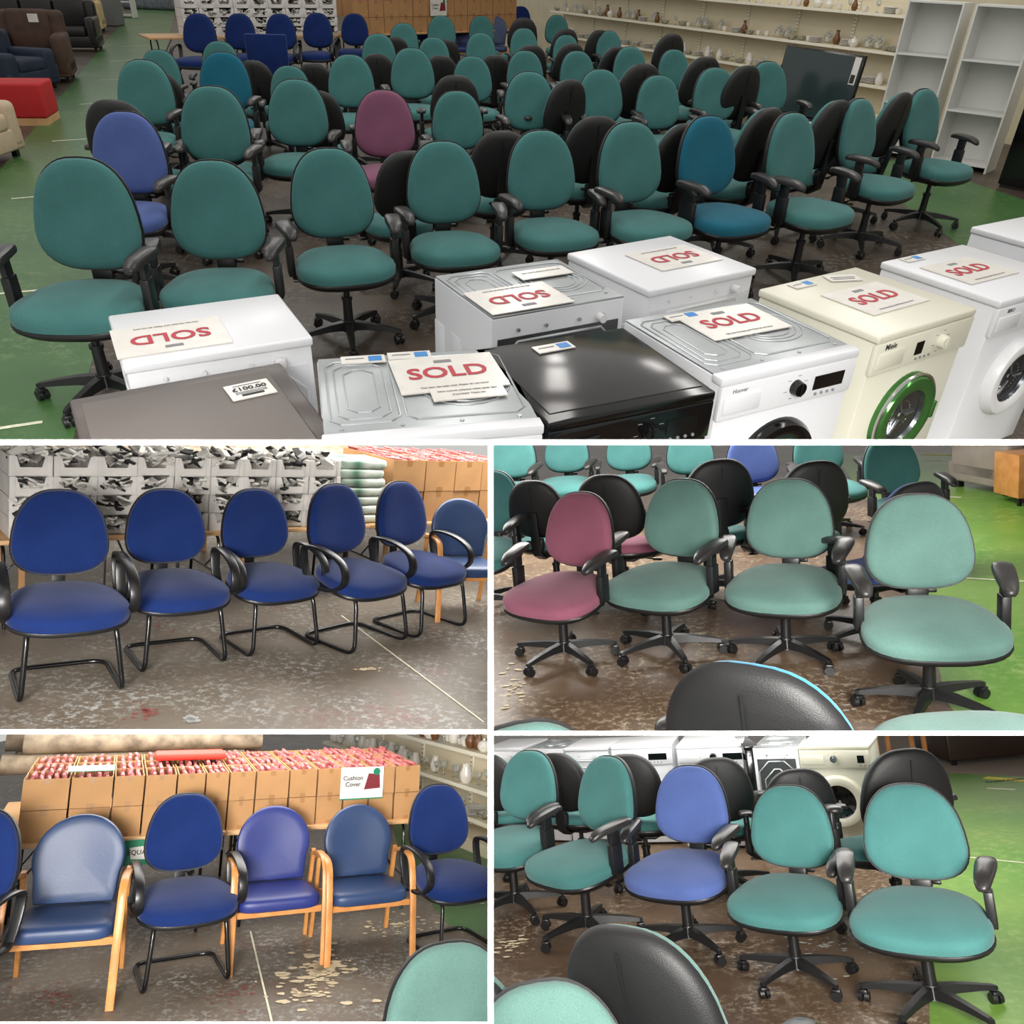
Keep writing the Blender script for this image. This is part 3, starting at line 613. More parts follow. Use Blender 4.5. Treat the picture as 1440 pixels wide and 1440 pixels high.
# ================================================================ SHOP FURNITURE SHARED BY THE ROOMS
CARD = mat('cardboard', (168, 126, 82), .8, noise=.07, scale=6); CARDG = mat('grey_crate_board', (206, 202, 198), .75, noise=.07, scale=8); TAPE = mat('brown_tape', (150, 108, 66), .4)
PINK = mat('red_packets', (140, 44, 52), .6, c2=(186, 112, 106), scale=26, detail=4); BW = mat('black_and_white_straps', (26, 26, 26), .6, c2=(196, 192, 186), scale=9, detail=1)
BW2 = mat('white_cloth', (205, 202, 196), .7); BW3 = mat('black_cloth', (24, 24, 25), .8)
TOPW = mat('beech_table_top', (206, 164, 118), .5, c2=(186, 142, 96), scale=5); SHELF = mat('cream_shelf', (222, 212, 184), .45, noise=.02, scale=3); SHELFL = mat('shelf_lip', (238, 232, 212), .4)
CHINA = mat('white_china', (224, 220, 212), .2); CHINAB = mat('brown_glaze', (110, 72, 40), .3); CHINAG = mat('patterned_china', (196, 200, 190), .25, c2=(120, 110, 90), scale=30)
GLS = nt('clear_glass'); GLS[2].inputs['Transmission Weight'].default_value = .85; GLS[2].inputs['Roughness'].default_value = .05; GLS[2].inputs['Base Color'].default_value = (.9, .93, .92, 1); GLS = GLS[0]
GREENBAG = mat('green_and_white_bags', (40, 112, 82), .3, c2=(226, 228, 220), scale=5, detail=1)
def line_frame(k, a, c, z):
    p, q = at(k, *a, z), at(k, *c, z); d = q-p; yaw = math.atan2(d.y, d.x); p = p.copy(); p.z = 0
    return Matrix.Translation(p) @ Matrix.Rotation(yaw, 4, 'Z'), d.length
def table(k, Mf, L, z, label, dep=.75, x0=0):
    n = max(1, round(L/1.6)); w = L/n
    for i in range(n):
        r = obj('folding_table', None, None, k, Mf @ Matrix.Translation((x0+w*(i+.5), dep/2, 0)))
        tag(r, label % ('' if n == 1 else ['leftmost ', 'second ', 'third ', 'fourth ', 'fifth '][i]), 'table', 'folding tables')
        obj('tabletop', MB().rbox(-w/2+.002, w/2-.002, -dep/2, dep/2, z-.03, z, .004).mesh('tabletop', TOPW), r)
        for sx in (-1, 1):
            b = MB(); x = sx*(w/2-.15)
            b.tube(bez([(x, -dep/2+.08, 0), (x, -dep/2+.12, z-.05), (x, dep/2-.12, z-.05), (x, dep/2-.08, 0)], 3), .012, 8); b.cyl((x, -dep/2+.1, .25), (x, dep/2-.1, .25), .008); b.cyl((x, 0, .25), (x-sx*.3, 0, z-.04), .007)
            obj('leg_frame', b.mesh('leg_frame', TUBE), r)
def crate_me(w, d, h):
    b = MB(); t = .008
    b.box(0, w, 0, d, 0, t); b.box(0, w, d-t, d, t, h); b.box(0, t, t, d-t, t, h); b.box(w-t, w, t, d-t, t, h)
    n0, n1, zc = w*.16, w*.84, h*.45
    b.box(0, w, 0, t, 0, zc); v = [(0, 0, zc), (n0+.02, 0, zc), (n0, 0, h), (0, 0, h)]
    for s in (0, 1):
        vv = [((w-x) if s else x, y, z) for x, y, z in v]; vv += [(x, t, z) for x, y, z in vv]
        b.add(vv, [(0, 1, 2, 3), (7, 6, 5, 4), (0, 4, 5, 1), (1, 5, 6, 2), (2, 6, 7, 3), (3, 7, 4, 0)])
    b.rbox(-.003, n0*.8, -.003, t, 0, h+.004, .002); b.rbox(w-n0*.8, w+.003, -.003, t, 0, h+.004, .002)
    return b.mesh('crate', CARDG)
def crates(k, Mf, xs, rows, z, h, d, label, group, seed=1):
    rng = random.Random(seed); st = MB()
    for ci, (x0, x1) in enumerate(xs):
        w = x1-x0-.008; me = crate_me(w, d, h)
        for r in range(rows):
            o = obj('fruit_crate', me, None, k, Mf @ Matrix.Translation((x0+rng.uniform(0, .006), .05+rng.uniform(-.012, .012), z+r*(h+.005))))
            lv = ['bottom', 'second', 'third', 'top'][r] if r < rows-1 else 'top'
            tag(o, '%s grey cardboard crate in the %s stack from left %s' % (lv, (ORD+['last'])[ci], label), 'crate', group)
            n = 16 if r < rows-1 else 46                   # scraps of strap and cloth inside and, on the top crate, heaped over
            for i in range(n):
                cx = x0+rng.uniform(.15, .85)*w; cy = .05+rng.uniform(.02, d*.85) if r == rows-1 else .05+rng.uniform(.012, .06)
                cz = z+r*(h+.005)+(h*rng.uniform(.35, .8) if r < rows-1 else h*rng.uniform(.7, 1.35))
                M = Matrix.Translation((cx, cy, cz)) @ Euler((rng.uniform(-.7, .7), rng.uniform(-.6, .6), rng.uniform(0, 3))).to_matrix().to_4x4()
                q = rng.uniform(.025, .07); e = rng.uniform(.014, .036)
                st.rbox(-q, q, -e, e, -.008, .008, .003, rng.choice([0, 1, 1, 1, 2]), M, 1)
    o = obj('strap_bundle', st.mesh('strap_bundle', [BW3, BW2, BW]), None, k, Mf); tag(o, 'tangled black and white straps and cloth filling the grey crates %s' % label, 'cloth', kind='stuff')
def box_me(w, d, h, open_=True):
    b = MB(); t = .006
    b.box(0, w, 0, d, 0, t); b.box(0, w, 0, t, t, h); b.box(0, w, d-t, d, t, h); b.box(0, t, t, d-t, t, h); b.box(w-t, w, t, d-t, t, h)
    b.box(w*.42, w*.58, -.0015, 0, h*.82, h, 1); b.box(w*.4, w*.6, -.0015, 0, 0, h*.14, 1)
    return b.mesh('cardboard_box', [CARD, TAPE])
def boxes(k, Mf, cols, z, h, d, y0, label, group, st, rng, row='', fill=True):
    for i, (x0, x1) in enumerate(cols):
        me = box_me(x1-x0-.012, d-.01, h); o = obj('cardboard_box', me, None, k, Mf @ Matrix.Translation((x0+.006, y0+rng.uniform(-.008, .008), z)) @ Matrix.Rotation(rng.uniform(-.015, .015), 4, 'Z'))
        tag(o, 'brown cardboard box, %s from left in the %s %s' % ((ORD+['last'])[min(i, 14)], row, label), 'box', group)
        if fill:
            w = x1-x0-.05; n = max(3, int(w/.045))
            for r in range(2):
                for j in range(n):
                    M = Matrix.Translation((x0+.03+w*(j+.5)/n, y0+d*(.27+.46*r), z+h-.012+rng.uniform(-.01, .018))) @ Matrix.Rotation(rng.uniform(-.5, .5), 4, 'Y') @ Matrix.Rotation(rng.uniform(-.1, .1), 4, 'Z')
                    st.rbox(-.012, .012, -d*.2, d*.2, -.05, .02, .004, 0, M, 1)
# ---- crockery
def crock(kind):
    if kind == 'cup':
        b = MB().lathe([(.02, 0), (.028, .005), (.038, .03), (.042, .07), (.038, .07), (.033, .02), (.01, .01)], 14); b.tube([(.038+.022*sin(t*pi/6), 0, .035+.02*cos(t*pi/6)) for t in range(7)], .004, 6); return b.mesh('cup', CHINA)
    if kind == 'plates':
        b = MB()
        for i in range(6): b.lathe([(.04, i*.012), (.07, i*.012+.003), (.105, i*.012+.014), (.10, i*.012+.017), (.06, i*.012+.007), (.01, i*.012+.006)], 20)
        return b.mesh('plate_stack', CHINA)
    if kind == 'bowl': return MB().lathe([(.03, 0), (.06, .015), (.09, .06), (.085, .06), (.055, .02), (.01, .01)], 18).mesh('bowl', CHINAG)
    if kind == 'vase': return MB().lathe([(.03, 0), (.045, .03), (.05, .07), (.025, .12), (.02, .15), (.032, .17), (.026, .17), (.01, .12)], 16).mesh('vase', CHINAB)
    if kind == 'jug':
        b = MB().lathe([(.035, 0), (.055, .03), (.058, .08), (.035, .13), (.04, .16), (.035, .16), (.03, .12), (.01, .02)], 16); b.tube([(.045+.035*sin(t*pi/6), 0, .09+.04*cos(t*pi/6)) for t in range(7)], .005, 6); return b.mesh('jug', CHINA)
    if kind == 'glass': return MB().lathe([(.03, 0), (.03, .004), (.005, .01), (.005, .06), (.03, .09), (.033, .14), (.030, .14), (.026, .09), (.003, .07)], 12).mesh('wine_glass', GLS)
    if kind == 'teapot':
        b = MB().lathe([(.04, 0), (.07, .03), (.075, .07), (.05, .11), (.02, .12), (.012, .135), (.015, .145), (.004, .15)], 18); b.tube([(.065, 0, .05), (.10, 0, .07), (.12, 0, .115)], .011, 8); b.tube([(-.06, 0, .10), (-.10, 0, .10), (-.11, 0, .06), (-.07, 0, .04)], .006, 6); return b.mesh('teapot', CHINA)
    if kind == 'plate':
        b = MB().lathe([(.03, 0), (.085, .004), (.09, .01), (.08, .012), (.02, .007)], 8); return b.mesh('display_plate', CHINAG)
CN = {'cup': 'cup', 'plates': 'plates', 'bowl': 'bowl', 'vase': 'vase', 'jug': 'jug', 'glass': 'glass', 'teapot': 'teapot', 'plate': 'plate'}
CD = {'cup': 'white china cup', 'plates': 'stack of white plates', 'bowl': 'patterned china bowl', 'vase': 'brown glazed vase', 'jug': 'white china jug', 'glass': 'clear stemmed glass', 'teapot': 'white china teapot', 'plate': 'patterned eight-sided plate standing upright'}
def put(k, M, kind, where):
    o = obj({'plates': 'plate_stack', 'glass': 'wine_glass', 'plate': 'display_plate'}.get(kind, kind), me_get('cr'+kind, lambda: crock(kind)), None, k, M)
    tag(o, CD[kind]+' on the '+where, CN[kind], CN[kind]+' on the '+where)
def gondola(k, Mf, L, zs, dep, htop, label, seed, kinds, step=.15):
    rng = random.Random(seed)
    n = max(1, round(L/1.25)); w = L/n
    for i in range(n):
        r = obj('shop_shelving', None, None, k, Mf @ Matrix.Translation((-L+w*(i+.5), 0, 0)))
        tag(r, 'cream metal shelving bay, %s from the far end, %s' % (ORD[i], label), 'shelving', 'shelving bays '+label)
        b = MB(); b.box(-w/2+.002, w/2-.002, dep, dep+.03, 0, htop); 
        for z in (.4, .8, 1.2, 1.6):
            if z < htop: b.box(-w/2+.002, w/2-.002, dep-.004, dep, z, z+.004)
        obj('back_panel', b.mesh('back_panel', SHELF), r)
        obj('base', MB().box(-w/2+.002, w/2-.002, 0, dep, 0, .12).mesh('base', SHELF), r)
        for z in zs:
            s = obj('shelf', MB().box(-w/2+.004, w/2-.004, .02, dep, z-.02, z).mesh('shelf', SHELF), r)
            obj('price_rail', MB().box(-w/2+.004, w/2-.004, .008, .02, z-.035, z+.004).mesh('price_rail', SHELFL), s)
        for sx in (-1, 1):
            b = MB(); x = sx*(w/2-.012); b.box(x-.012, x+.012, dep-.03, dep-.006, 0, htop)
            for j in range(int(htop/.05)): b.box(x-.004, x+.004, dep-.032, dep-.029, .05*j+.02, .05*j+.04, 1)
            obj('upright', b.mesh('upright', [SHELFL, PLAST]), r)
    for zi, z in enumerate(zs):
        x = -L+.08
        while x < -.15:
            kd = rng.choice(kinds[zi % len(kinds)])
            if kd:
                M = Mf @ Matrix.Translation((x, dep*rng.uniform(.3, .55), z)) @ Matrix.Rotation(rng.uniform(0, 6.28), 4, 'Z') @ Matrix.Scale(rng.uniform(.9, 1.25), 4)
                if kd == 'plate': M = Mf @ Matrix.Translation((x, dep*.6, z+.10)) @ Matrix.Rotation(radians(75), 4, 'X') @ Matrix.Rotation(pi/8, 4, 'Z')
                put(k, M, kd, ['lower', 'middle', 'upper', 'topmost'][zi]+' shelf of '+label)
            x += step*rng.uniform(.9, 1.5)
def sofa(k, M, w, d, h, m, label, name='sofa', cat='sofa', seats=2, foot=TUBE, arm=.2):
    r = obj(name, None, None, k, M); tag(r, label, cat)
    obj('base', MB().rbox(-w/2, w/2, -d/2, d/2, .08, .30, .03, seg=3).mesh('base', m), r)
    obj('backrest', MB().rbox(-w/2+.02, w/2-.02, d/2-.26, d/2, .25, h, .08, seg=4).mesh('backrest', m), r)
    for s in (-1, 1): obj('armrest', MB().rbox(min(s*(w/2-arm), s*w/2), max(s*(w/2-arm), s*w/2), -d/2-.01, d/2-.03, .10, h*.70, .07, seg=4).mesh('armrest', m), r)
    ww = (w-2*arm)/seats
    for i in range(seats):
        x = -w/2+arm+ww*i
        obj('seat_cushion', MB().rbox(x+.005, x+ww-.005, -d/2-.01, d/2-.22, .28, .46, .05, seg=3).mesh('seat_cushion', m), r)
        obj('back_cushion', MB().rbox(x+.005, x+ww-.005, d/2-.36, d/2-.18, .42, h+.02, .06, seg=3).mesh('back_cushion', m), r)
    for sx in (-1, 1):
        for sy in (-1, 1): obj('foot', MB().box(sx*(w/2-.09)-.03, sx*(w/2-.09)+.03, sy*(d/2-.09)-.03, sy*(d/2-.09)+.03, 0, .09).mesh('foot', foot), r)
    return r
def onfloor(k, u, v, yaw=0): p = at(k, u, v, 0); return Matrix.Translation(p) @ Matrix.Rotation(yaw, 4, 'Z')
# ================================================================ ROOM 1 SURROUNDINGS
MG, _l = line_frame(1, (817, 92), (1233, 176), 0); LG = _l+1.4
gondola(1, Matrix.Translation((0, 0, 0)) @ MG @ Matrix.Translation((_l, 0, 0)), LG, (.52, .98, 1.46), .42, 1.85, 'beside the big chair display', 5, [['plates', 'plates', 'bowl', 'glass', 'jug'], ['cup', 'plates', 'vase', 'bowl', 'plate', 'plate', 'teapot', 'glass'], ['cup', 'cup', 'jug', 'teapot', 'vase', 'plates', 'glass']], .17)
BRICK = mat('painted_cream_brick', (206, 196, 166), .7, bump=.5, bscale=9, noise=.06, scale=5)
b = MB(); b.box(-LG-8, 14, .55, .70, 0, 4.0)
tag(obj('wall_right', b.mesh('wall_right', BRICK), None, 1, MG @ Matrix.Translation((_l, 0, 0))), kind='structure')
bookm = mat('white_melamine', (216, 216, 212), .4)
def bookcase(k, a, c, label, h=1.72, dep=.42, w=None):
    Mf, L = line_frame(k, a, c, 0); w = w or L; print('bookcase', L); r = obj('bookcase', None, None, k, Mf); tag(r, label, 'bookcase', 'white bookcases by the wall')
    for x in (0, w-.02): obj('side_panel', MB().box(x, x+.02, 0, dep, 0, h).mesh('side_panel', bookm), r)
    obj('back_panel', MB().box(.02, w-.02, dep-.008, dep, .0, h).mesh('back_panel', bookm), r)
    for z in (.06, h*.36, h*.67, h-.02): obj('shelf', MB().box(.02, w-.02, .005, dep-.008, z, z+.02).mesh('shelf', bookm), r)
    return Mf, w
bookcase(1, (1222, 217), (1292, 228), 'left white bookcase against the cream wall with a dark-edged top')
bookcase(1, (1306, 232), (1385, 245), 'right white bookcase with three open shelves beside the black cabinet')
Mf, L = line_frame(1, (1401, 262), (1470, 276), 0); r = obj('black_cabinet', None, None, 1, Mf); tag(r, 'tall black cabinet at the right edge beside the white bookcase', 'cabinet')
obj('body', MB().rbox(0, .6, 0, .5, .03, 1.12, .01).mesh('body', BLKF), r); obj('door', MB().rbox(.01, .59, -.02, 0, .05, 1.08, .006).mesh('door', GLOSS), r); obj('plinth', MB().box(.02, .58, .02, .48, 0, .03).mesh('plinth', PLAST), r)
# television leaning on a low bench in front of the shelving
Mf, L = line_frame(1, (1076, 158), (1180, 182), .30)
r = obj('low_bench', None, None, 1, Mf); tag(r, 'low white bench under the large television', 'bench')
obj('top', MB().rbox(-.03, L+.05, -.05, .35, .26, .30, .005).mesh('top', bookm), r)
for x in (0, L-.02): obj('leg', MB().box(x, x+.03, 0, .3, 0, .26).mesh('leg', bookm), r)
r = obj('television', None, None, 1, Mf @ Matrix.Translation((0, .06, .302)) @ Matrix.Rotation(radians(-7), 4, 'X')); tag(r, 'large flat television with a white tag leaning before the shelving', 'television')
obj('frame', MB().rbox(0, L, 0, .045, .0, L*.60, .006).mesh('frame', GLOSS), r); obj('screen', MB().box(.025, L-.025, -.002, 0, .05, L*.60-.025).mesh('screen', mat('television_screen', (40, 54, 54), .12)), r)
obj('hang_tag', MB().box(L-.14, L-.04, -.006, -.002, L*.36, L*.58).box(L-.13, L-.06, -.008, -.006, L*.37, L*.44, 1).mesh('hang_tag', [PAPER, INK]), r)
# crates and boxes behind the navy chairs
Mt, Lt = line_frame(1, (209, 53), (492, 49), .72); table(1, Mt, Lt, .72, '%sbeech folding table carrying the grey crates behind the navy chairs')
p = [at(1, u, 50, .72) for u in range(256, 488, 25)]; inv = Mt.inverted(); xs = [(inv @ q).x for q in p]
crates(1, Mt, [(xs[i], xs[i+1]) for i in range(len(xs)-1)], 4, .72, .13, .42, 'on the far table', 'crates on the far table of the big display', 3)
Mt2, Lt2 = line_frame(1, (500, 49), (728, 41), .72); table(1, Mt2, Lt2, .72, '%sbeech folding table under the distant cardboard boxes')
rng = random.Random(4); st = MB(); n = 12; cols = [(Lt2*i/n, Lt2*(i+1)/n) for i in range(n)]
boxes(1, Mt2, cols, .72, .26, .34, .04, 'of distant boxes', 'boxes on the far table, lower', st, rng, 'lower row', False)
boxes(1, Mt2, cols, .985, .26, .34, .04, 'of distant boxes', 'boxes on the far table, upper', st, rng, 'upper front row')
boxes(1, Mt2, cols, .985, .26, .34, .39, 'of distant boxes', 'boxes on the far table, rear', st, rng, 'upper rear row')
tag(obj('packet_pile', st.mesh('packet_pile', PINK), None, 1, Mt2), 'red wrapped packets packed in the distant cardboard boxes', 'packets', kind='stuff')
q = (Mt2.inverted() @ at(1, 686, 20, 1.1)).x
def cushion_sign(k, M, s, label):
    o = obj('shop_sign', MB().box(-.21*s, .21*s, 0, .006, 0, .30*s).mesh('shop_sign', PAPER), None, k, M); tag(o, label, 'sign')
    RX = Matrix.Rotation(pi/2, 4, 'X')
    obj('lettering', text_mesh('lettering', 'Cushion\nCover', .058*s, INK), o, M=Matrix.Translation((-.09*s, -.001, .17*s)) @ RX)
    obj('picture', MB().add([(.02*s, -.001, .09*s), (.18*s, -.001, .10*s), (.17*s, -.001, .23*s), (.06*s, -.001, .24*s)], [(0, 1, 2, 3)]).mesh('picture', mat('cushion_picture', (112, 24, 34), .6)), o)
    obj('badge', MB().cyl((.14*s, -.0005, .255*s), (.14*s, -.003, .255*s), .034*s, None, 20).mesh('badge', GRN), o)
    obj('stripe', MB().box(-.21*s, .21*s, -.001, 0, .0, .012*s).mesh('stripe', GRN), o)
cushion_sign(1, Mt2 @ Matrix.Translation((q, .0, .98)), .95, 'white cushion cover sign on the distant cardboard boxes')
# sofas and the red pouf, left of the aisle
Mp, Lp = line_frame(1, (10, 177), (67, 177), 0)
r = obj('pouf', None, None, 1, Mp); tag(r, 'square red upholstered pouf on a wooden plinth beside the aisle', 'pouf')
wp = max(.62, Lp); obj('cushion', MB().rbox(-.15, wp-.12, 0, .62, .085, .48, .03, seg=4).mesh('cushion', mat('red_fabric', (178, 26, 28), .75, noise=.05, scale=9, bump=.1)), r); obj('plinth', MB().box(-.14, wp-.13, .01, .61, 0, .085).mesh('plinth', TOPW), r)
BROWN = mat('brown_suede', (74, 52, 40), .7, noise=.25, scale=5); CREAMF = mat('cream_upholstery', (186, 166, 140), .8, noise=.06, scale=14); FLORAL = mat('gold_floral_fabric', (190, 160, 100), .8, c2=(212, 196, 156), scale=14); BLK = mat('black_leather', (24, 20, 19), .35, noise=.2, scale=8)
NAVYS = mat('dark_blue_velour', (24, 38, 58), .7, noise=.25, scale=5)
sofa(1, onfloor(1, -72, 236, pi/2), 1.5, .9, .80, CREAMF, 'cream upholstered sofa arm at the left edge beside the red pouf', arm=.22)
sofa(1, onfloor(1, 18, 127, pi/2*.9), 1.15, .95, .80, NAVYS, 'dark blue velour armchair behind the red pouf', 'armchair', 'armchair', 1, arm=.26)
sofa(1, onfloor(1, 58, 112, .35), 1.1, .95, 1.0, BROWN, 'brown suede recliner armchair with a white tag', 'recliner', 'armchair', 1, arm=.22)
obj('price_tag', MB().box(.05, .2, -.1, -.095, .85, .97).mesh('price_tag', PAPER), bpy.data.objects['recliner'])
sofa(1, onfloor(1, 64, 70, .3), 2.3, .95, .92, BLK, 'black leather sofa beyond the brown recliner', seats=3)
sofa(1, onfloor(1, 78, 44, .3), 2.4, .95, .98, FLORAL, 'gold floral sofa at the top left beyond the black one', seats=3)
r = obj('filing_cabinet', None, None, 1, onfloor(1, 158, 36)); tag(r, 'tall grey cabinet beyond the sofas at the aisle end', 'cabinet')
obj('body', MB().rbox(-.25, .25, -.3, .3, .02, 1.6, .01).mesh('body', mat('grey_steel', (120, 122, 124), .5)), r); obj('plinth', MB().box(-.23, .23, -.28, .28, 0, .02).mesh('plinth', PLAST), r)
r = obj('shoe_rack', None, None, 1, onfloor(1, 177, 24)); tag(r, 'small white rack of brown goods at the aisle end', 'rack')
for z in (.05, .4, .75): obj('shelf', MB().box(-.3, .3, -.2, .2, z, z+.02).mesh('shelf', bookm), r)
for s in (-.31, .29): obj('side_panel', MB().box(s, s+.02, -.2, .2, 0, .8).mesh('side_panel', bookm), r)
obj('wrapped_mattress', MB().rbox(-1.0, 1.0, -.3, .3, 0, .55, .12, seg=4).mesh('wrapped_mattress', mat('plastic_wrap', (108, 112, 118), .2, noise=.3, scale=7)), None, 1, onfloor(1, 214, 13)); tag(bpy.data.objects['wrapped_mattress'], 'plastic-wrapped grey bundle lying at the far end of the aisle', 'bundle')
tag(obj('wall_back', MB().box(-18, 16, 40, 40.2, 0, 5).mesh('wall_back', BRICK), None, 1), kind='structure')
# ================================================================ ROOM 2: navy visitor chairs before crates
ZS2 = .96
for i, (u, v, w, yw) in enumerate([(85, 749, 116, (94, 853)), (233, 740, 99, (249, 832)), (358, 736, 86, (382, 815)), (472, 730, 80, (507, 810)), (569, 722, 74, (602, 798))]):
    M = seatpos(2, u, v, w, seat=yw, zs=ZS2, hi=1.06); visitor_chair(2, M, 'navy cantilever visitor chair on the worn grey floor, %s of five' % ['leftmost', 'second from left', 'middle', 'fourth from left', 'rightmost'][i], 'navy visitor chairs in the middle-left view')
p = at(2, 656, 735, .72); wood_chair(2, LR((p.x, p.y-.16, 0), .42, .93), VINYL, 'blue vinyl armchair with wooden frame at the right end of the navy row', 'wooden armchairs')
ZT = .60
Mt, Lt = line_frame(2, (-30, 762), (700, 731), ZT); table(2, Mt, Lt, ZT, '%sbeech folding table behind the navy chair row'); inv = Mt.inverted()
def xcol(k, inv, us, va, vb, z): return [(inv @ at(k, u, va+(vb-va)*(u/686), z)).x for u in us]
us = [14, 76, 138, 194, 246, 296, 342, 388, 434, 478]; xs = xcol(2, inv, us, 760, 732, ZT)
crates(2, Mt, [(xs[i], xs[i+1]) for i in range(9)], 4, ZT, .128, .40, 'behind the navy chairs', 'crates behind the navy visitor chairs', 11)
rng = random.Random(21); a_, c_ = xcol(2, inv, [482, 546], 760, 732, ZT)
for i in range(7):
    o = obj('plastic_bag', MB().rbox(-(c_-a_)/2, (c_-a_)/2, -.2, .2, 0, .075, .03, seg=4).mesh('plastic_bag', GREENBAG), None, 2, Mt @ Matrix.Translation(((a_+c_)/2+rng.uniform(-.02, .02), .27, ZT+i*.077)) @ Matrix.Rotation(rng.uniform(-.08, .08), 4, 'Z'))
    tag(o, 'green and white plastic bag, %s from the bottom of the pile beside the crates' % ORD[i], 'bag', 'pile of green and white bags')
st = MB(); xs = xcol(2, inv, [552, 598, 640, 678, 712], 760, 732, ZT); cols = [(xs[i], xs[i+1]) for i in range(4)]
boxes(2, Mt, cols, ZT, .27, .42, .06, 'behind the rightmost navy chair', 'boxes behind the navy chairs, lower', st, rng, 'lower row', False)
boxes(2, Mt, cols, ZT+.275, .27, .42, .06, 'behind the rightmost navy chair', 'boxes behind the navy chairs, upper', st, rng, 'upper front row')
boxes(2, Mt, cols, ZT+.275, .27, .42, .50, 'behind the rightmost navy chair', 'boxes behind the navy chairs, rear', st, rng, 'upper rear row')
tag(obj('packet_pile', st.mesh('packet_pile', PINK), None, 2, Mt), 'red wrapped packets in the boxes behind the navy chairs', 'packets', kind='stuff')
# beams of rolled rugs behind the crates
RUG = mat('rolled_rugs', (150, 136, 116), .9, c2=(96, 84, 70), scale=7)
for j in range(4):
    o = obj('rolled_rug', MB().cyl((.2, 1.0+.24*j, ZT+.36), (Lt*.9, 1.0+.24*j, ZT+.36), .115, None, 16).mesh('rolled_rug', RUG), None, 2, Mt); tag(o, 'long rolled rug lying behind the crates, %s from the front' % ORD[j], 'rug', 'rolled rugs behind the crates')
r = obj('rug_rack', None, None, 2, Mt); tag(r, 'low trestle carrying the rolled rugs behind the crates', 'rack')
for x in (.4, Lt/2, Lt*.85):
    obj('beam', MB().box(x-.03, x+.03, .85, 1.9, ZT+.18, ZT+.244).mesh('beam', TOPW), r)
    for y in (.9, 1.8): obj('leg', MB().box(x-.02, x+.02, y, y+.04, 0, ZT+.18).mesh('leg', TOPW), r)
# leaning framed board between the first two chairs
r = obj('leaning_frame', None, None, 2, onfloor(2, 152, 842, .5)); tag(r, 'thin white-edged frame leaning behind the two leftmost navy chairs', 'frame')
b = MB(); b.tube([(-.03, 0, 0), (-.02, .06, .62)], .008, 6); b.tube([(-.02, .06, .62), (.16, .10, .18)], .008, 6); obj('rail', b.mesh('rail', GREYE), r)
SEATS = 1.08
# ================================================================ ROOM 3: pink and teal swivel chairs
def sw(k, u, v, w, q, fm, label, group, away=False, zs=.93, tilt=7, arms=True, sr=None, dz=0, **kw):
    M = seatpos(k, u, v, w, seat=q, zs=zs, **kw) if isinstance(q, tuple) else seatpos(k, u, v, w, yaw=radians(q), zs=zs, away=away, **kw); return office_chair(k, M, fm, label, group, arms=arms, tilt=tilt, star_rot=sr, back_dz=dz)
g3 = 'swivel chairs of the pink and teal row'; g3b = 'swivel chairs behind the pink and teal row'
sw(3, 816, 745, 92, (785, 838), ROSE, 'dusty pink swivel chair at the left of the front row', g3, sr=.5)
sw(3, 960, 729, 100, (932, 822), TEAL2, 'faded teal swivel chair right of the pink one', g3, sr=.2)
sw(3, 1115, 729, 111, (1107, 838), TEAL2, 'teal swivel chair with a worn seat edge, between two teal ones', g3, sr=.3)
sw(3, 1291, 762, 132, (1308, 888), TEAL2, 'large teal swivel chair at the right beside the green aisle', g3, sr=.25)
sw(3, 694, 705, 80, -25, TEAL, 'teal swivel chair cut by the left edge beside the pink one', g3)
sw(3, 752, 718, 78, 150, TEAL, 'black-shelled swivel chair behind the left-edge teal one', g3b, True)
sw(3, 852, 712, 92, 155, ROSE, 'black-shelled swivel chair with pink fabric behind the front pink chair', g3b, True)
sw(3, 1002, 695, 96, 186, TEAL, 'black-shelled swivel chair behind the faded teal chair', g3b, True)
sw(3, 1143, 698, 94, 188, TEAL, 'black-shelled swivel chair behind the worn teal chair', g3b, True)
sw(3, 1262, 738, 92, 200, PERI, 'black-shelled swivel chair with blue seat hidden behind the large teal one', g3b, True)
g3c = 'farther swivel chairs of the middle-right view'
for u, v, w, q, fm, lab in ((722, 640, 62, -20, TEAL, 'leftmost far teal swivel chair'), (797, 634, 60, -18, TEAL, 'far teal swivel chair behind the pink one'), (884, 632, 60, -15, TEAL, 'far teal swivel chair left of the black shell'), (970, 636, 62, -8, TEAL, 'far teal swivel chair peeking over the black shell'),
   (1057, 645, 68, -5, PERI, 'far periwinkle blue swivel chair between the black shells'), (1149, 634, 64, 0, TEAL, 'far teal swivel chair above the second black shell'), (1251, 654, 71, 6, TEAL, 'far teal swivel chair beside the green aisle')):
    sw(3, u, v, w, q, fm, lab, g3c, lo=.82)
g3d = 'nearest swivel chairs at the lower edge of the middle-right view'
sw(3, 1068, 1058, 265, 142, TEALB, 'near black-shelled chair with bright blue-teal fabric at the lower edge', g3d, True, dz=0)
sw(3, 744, 1140, 240, 15, TEAL2, 'near teal chair back at the lower left beside the black shell', g3d)
p = at(3, 1205, 968, .64); 
sw(3, 1535, 915, 200, -98, TEAL2, 'near armless teal swivel chair at the lower right, only its seat showing', g3d, arms=False)
GREYSOFA = mat('grey_leather', (140, 130, 122), .55, noise=.08, scale=6)
sofa(3, onfloor(3, 1440, 684, .12), 1.15, .9, .78, GREYSOFA, 'pale grey leather sofa beyond the green aisle', seats=1, arm=.24)
r = obj('wooden_stool', None, None, 3, onfloor(3, 1446, 712)); tag(r, 'orange wooden cabinet corner at the right edge', 'cabinet'); obj('body', MB().rbox(-.1, .3, 0, .4, .08, .5, .01).mesh('body', WOOD), r)
for x in (-.08, .26): obj('foot', MB().box(x, x+.03, .02, .05, 0, .08).mesh('foot', TUBE), r)
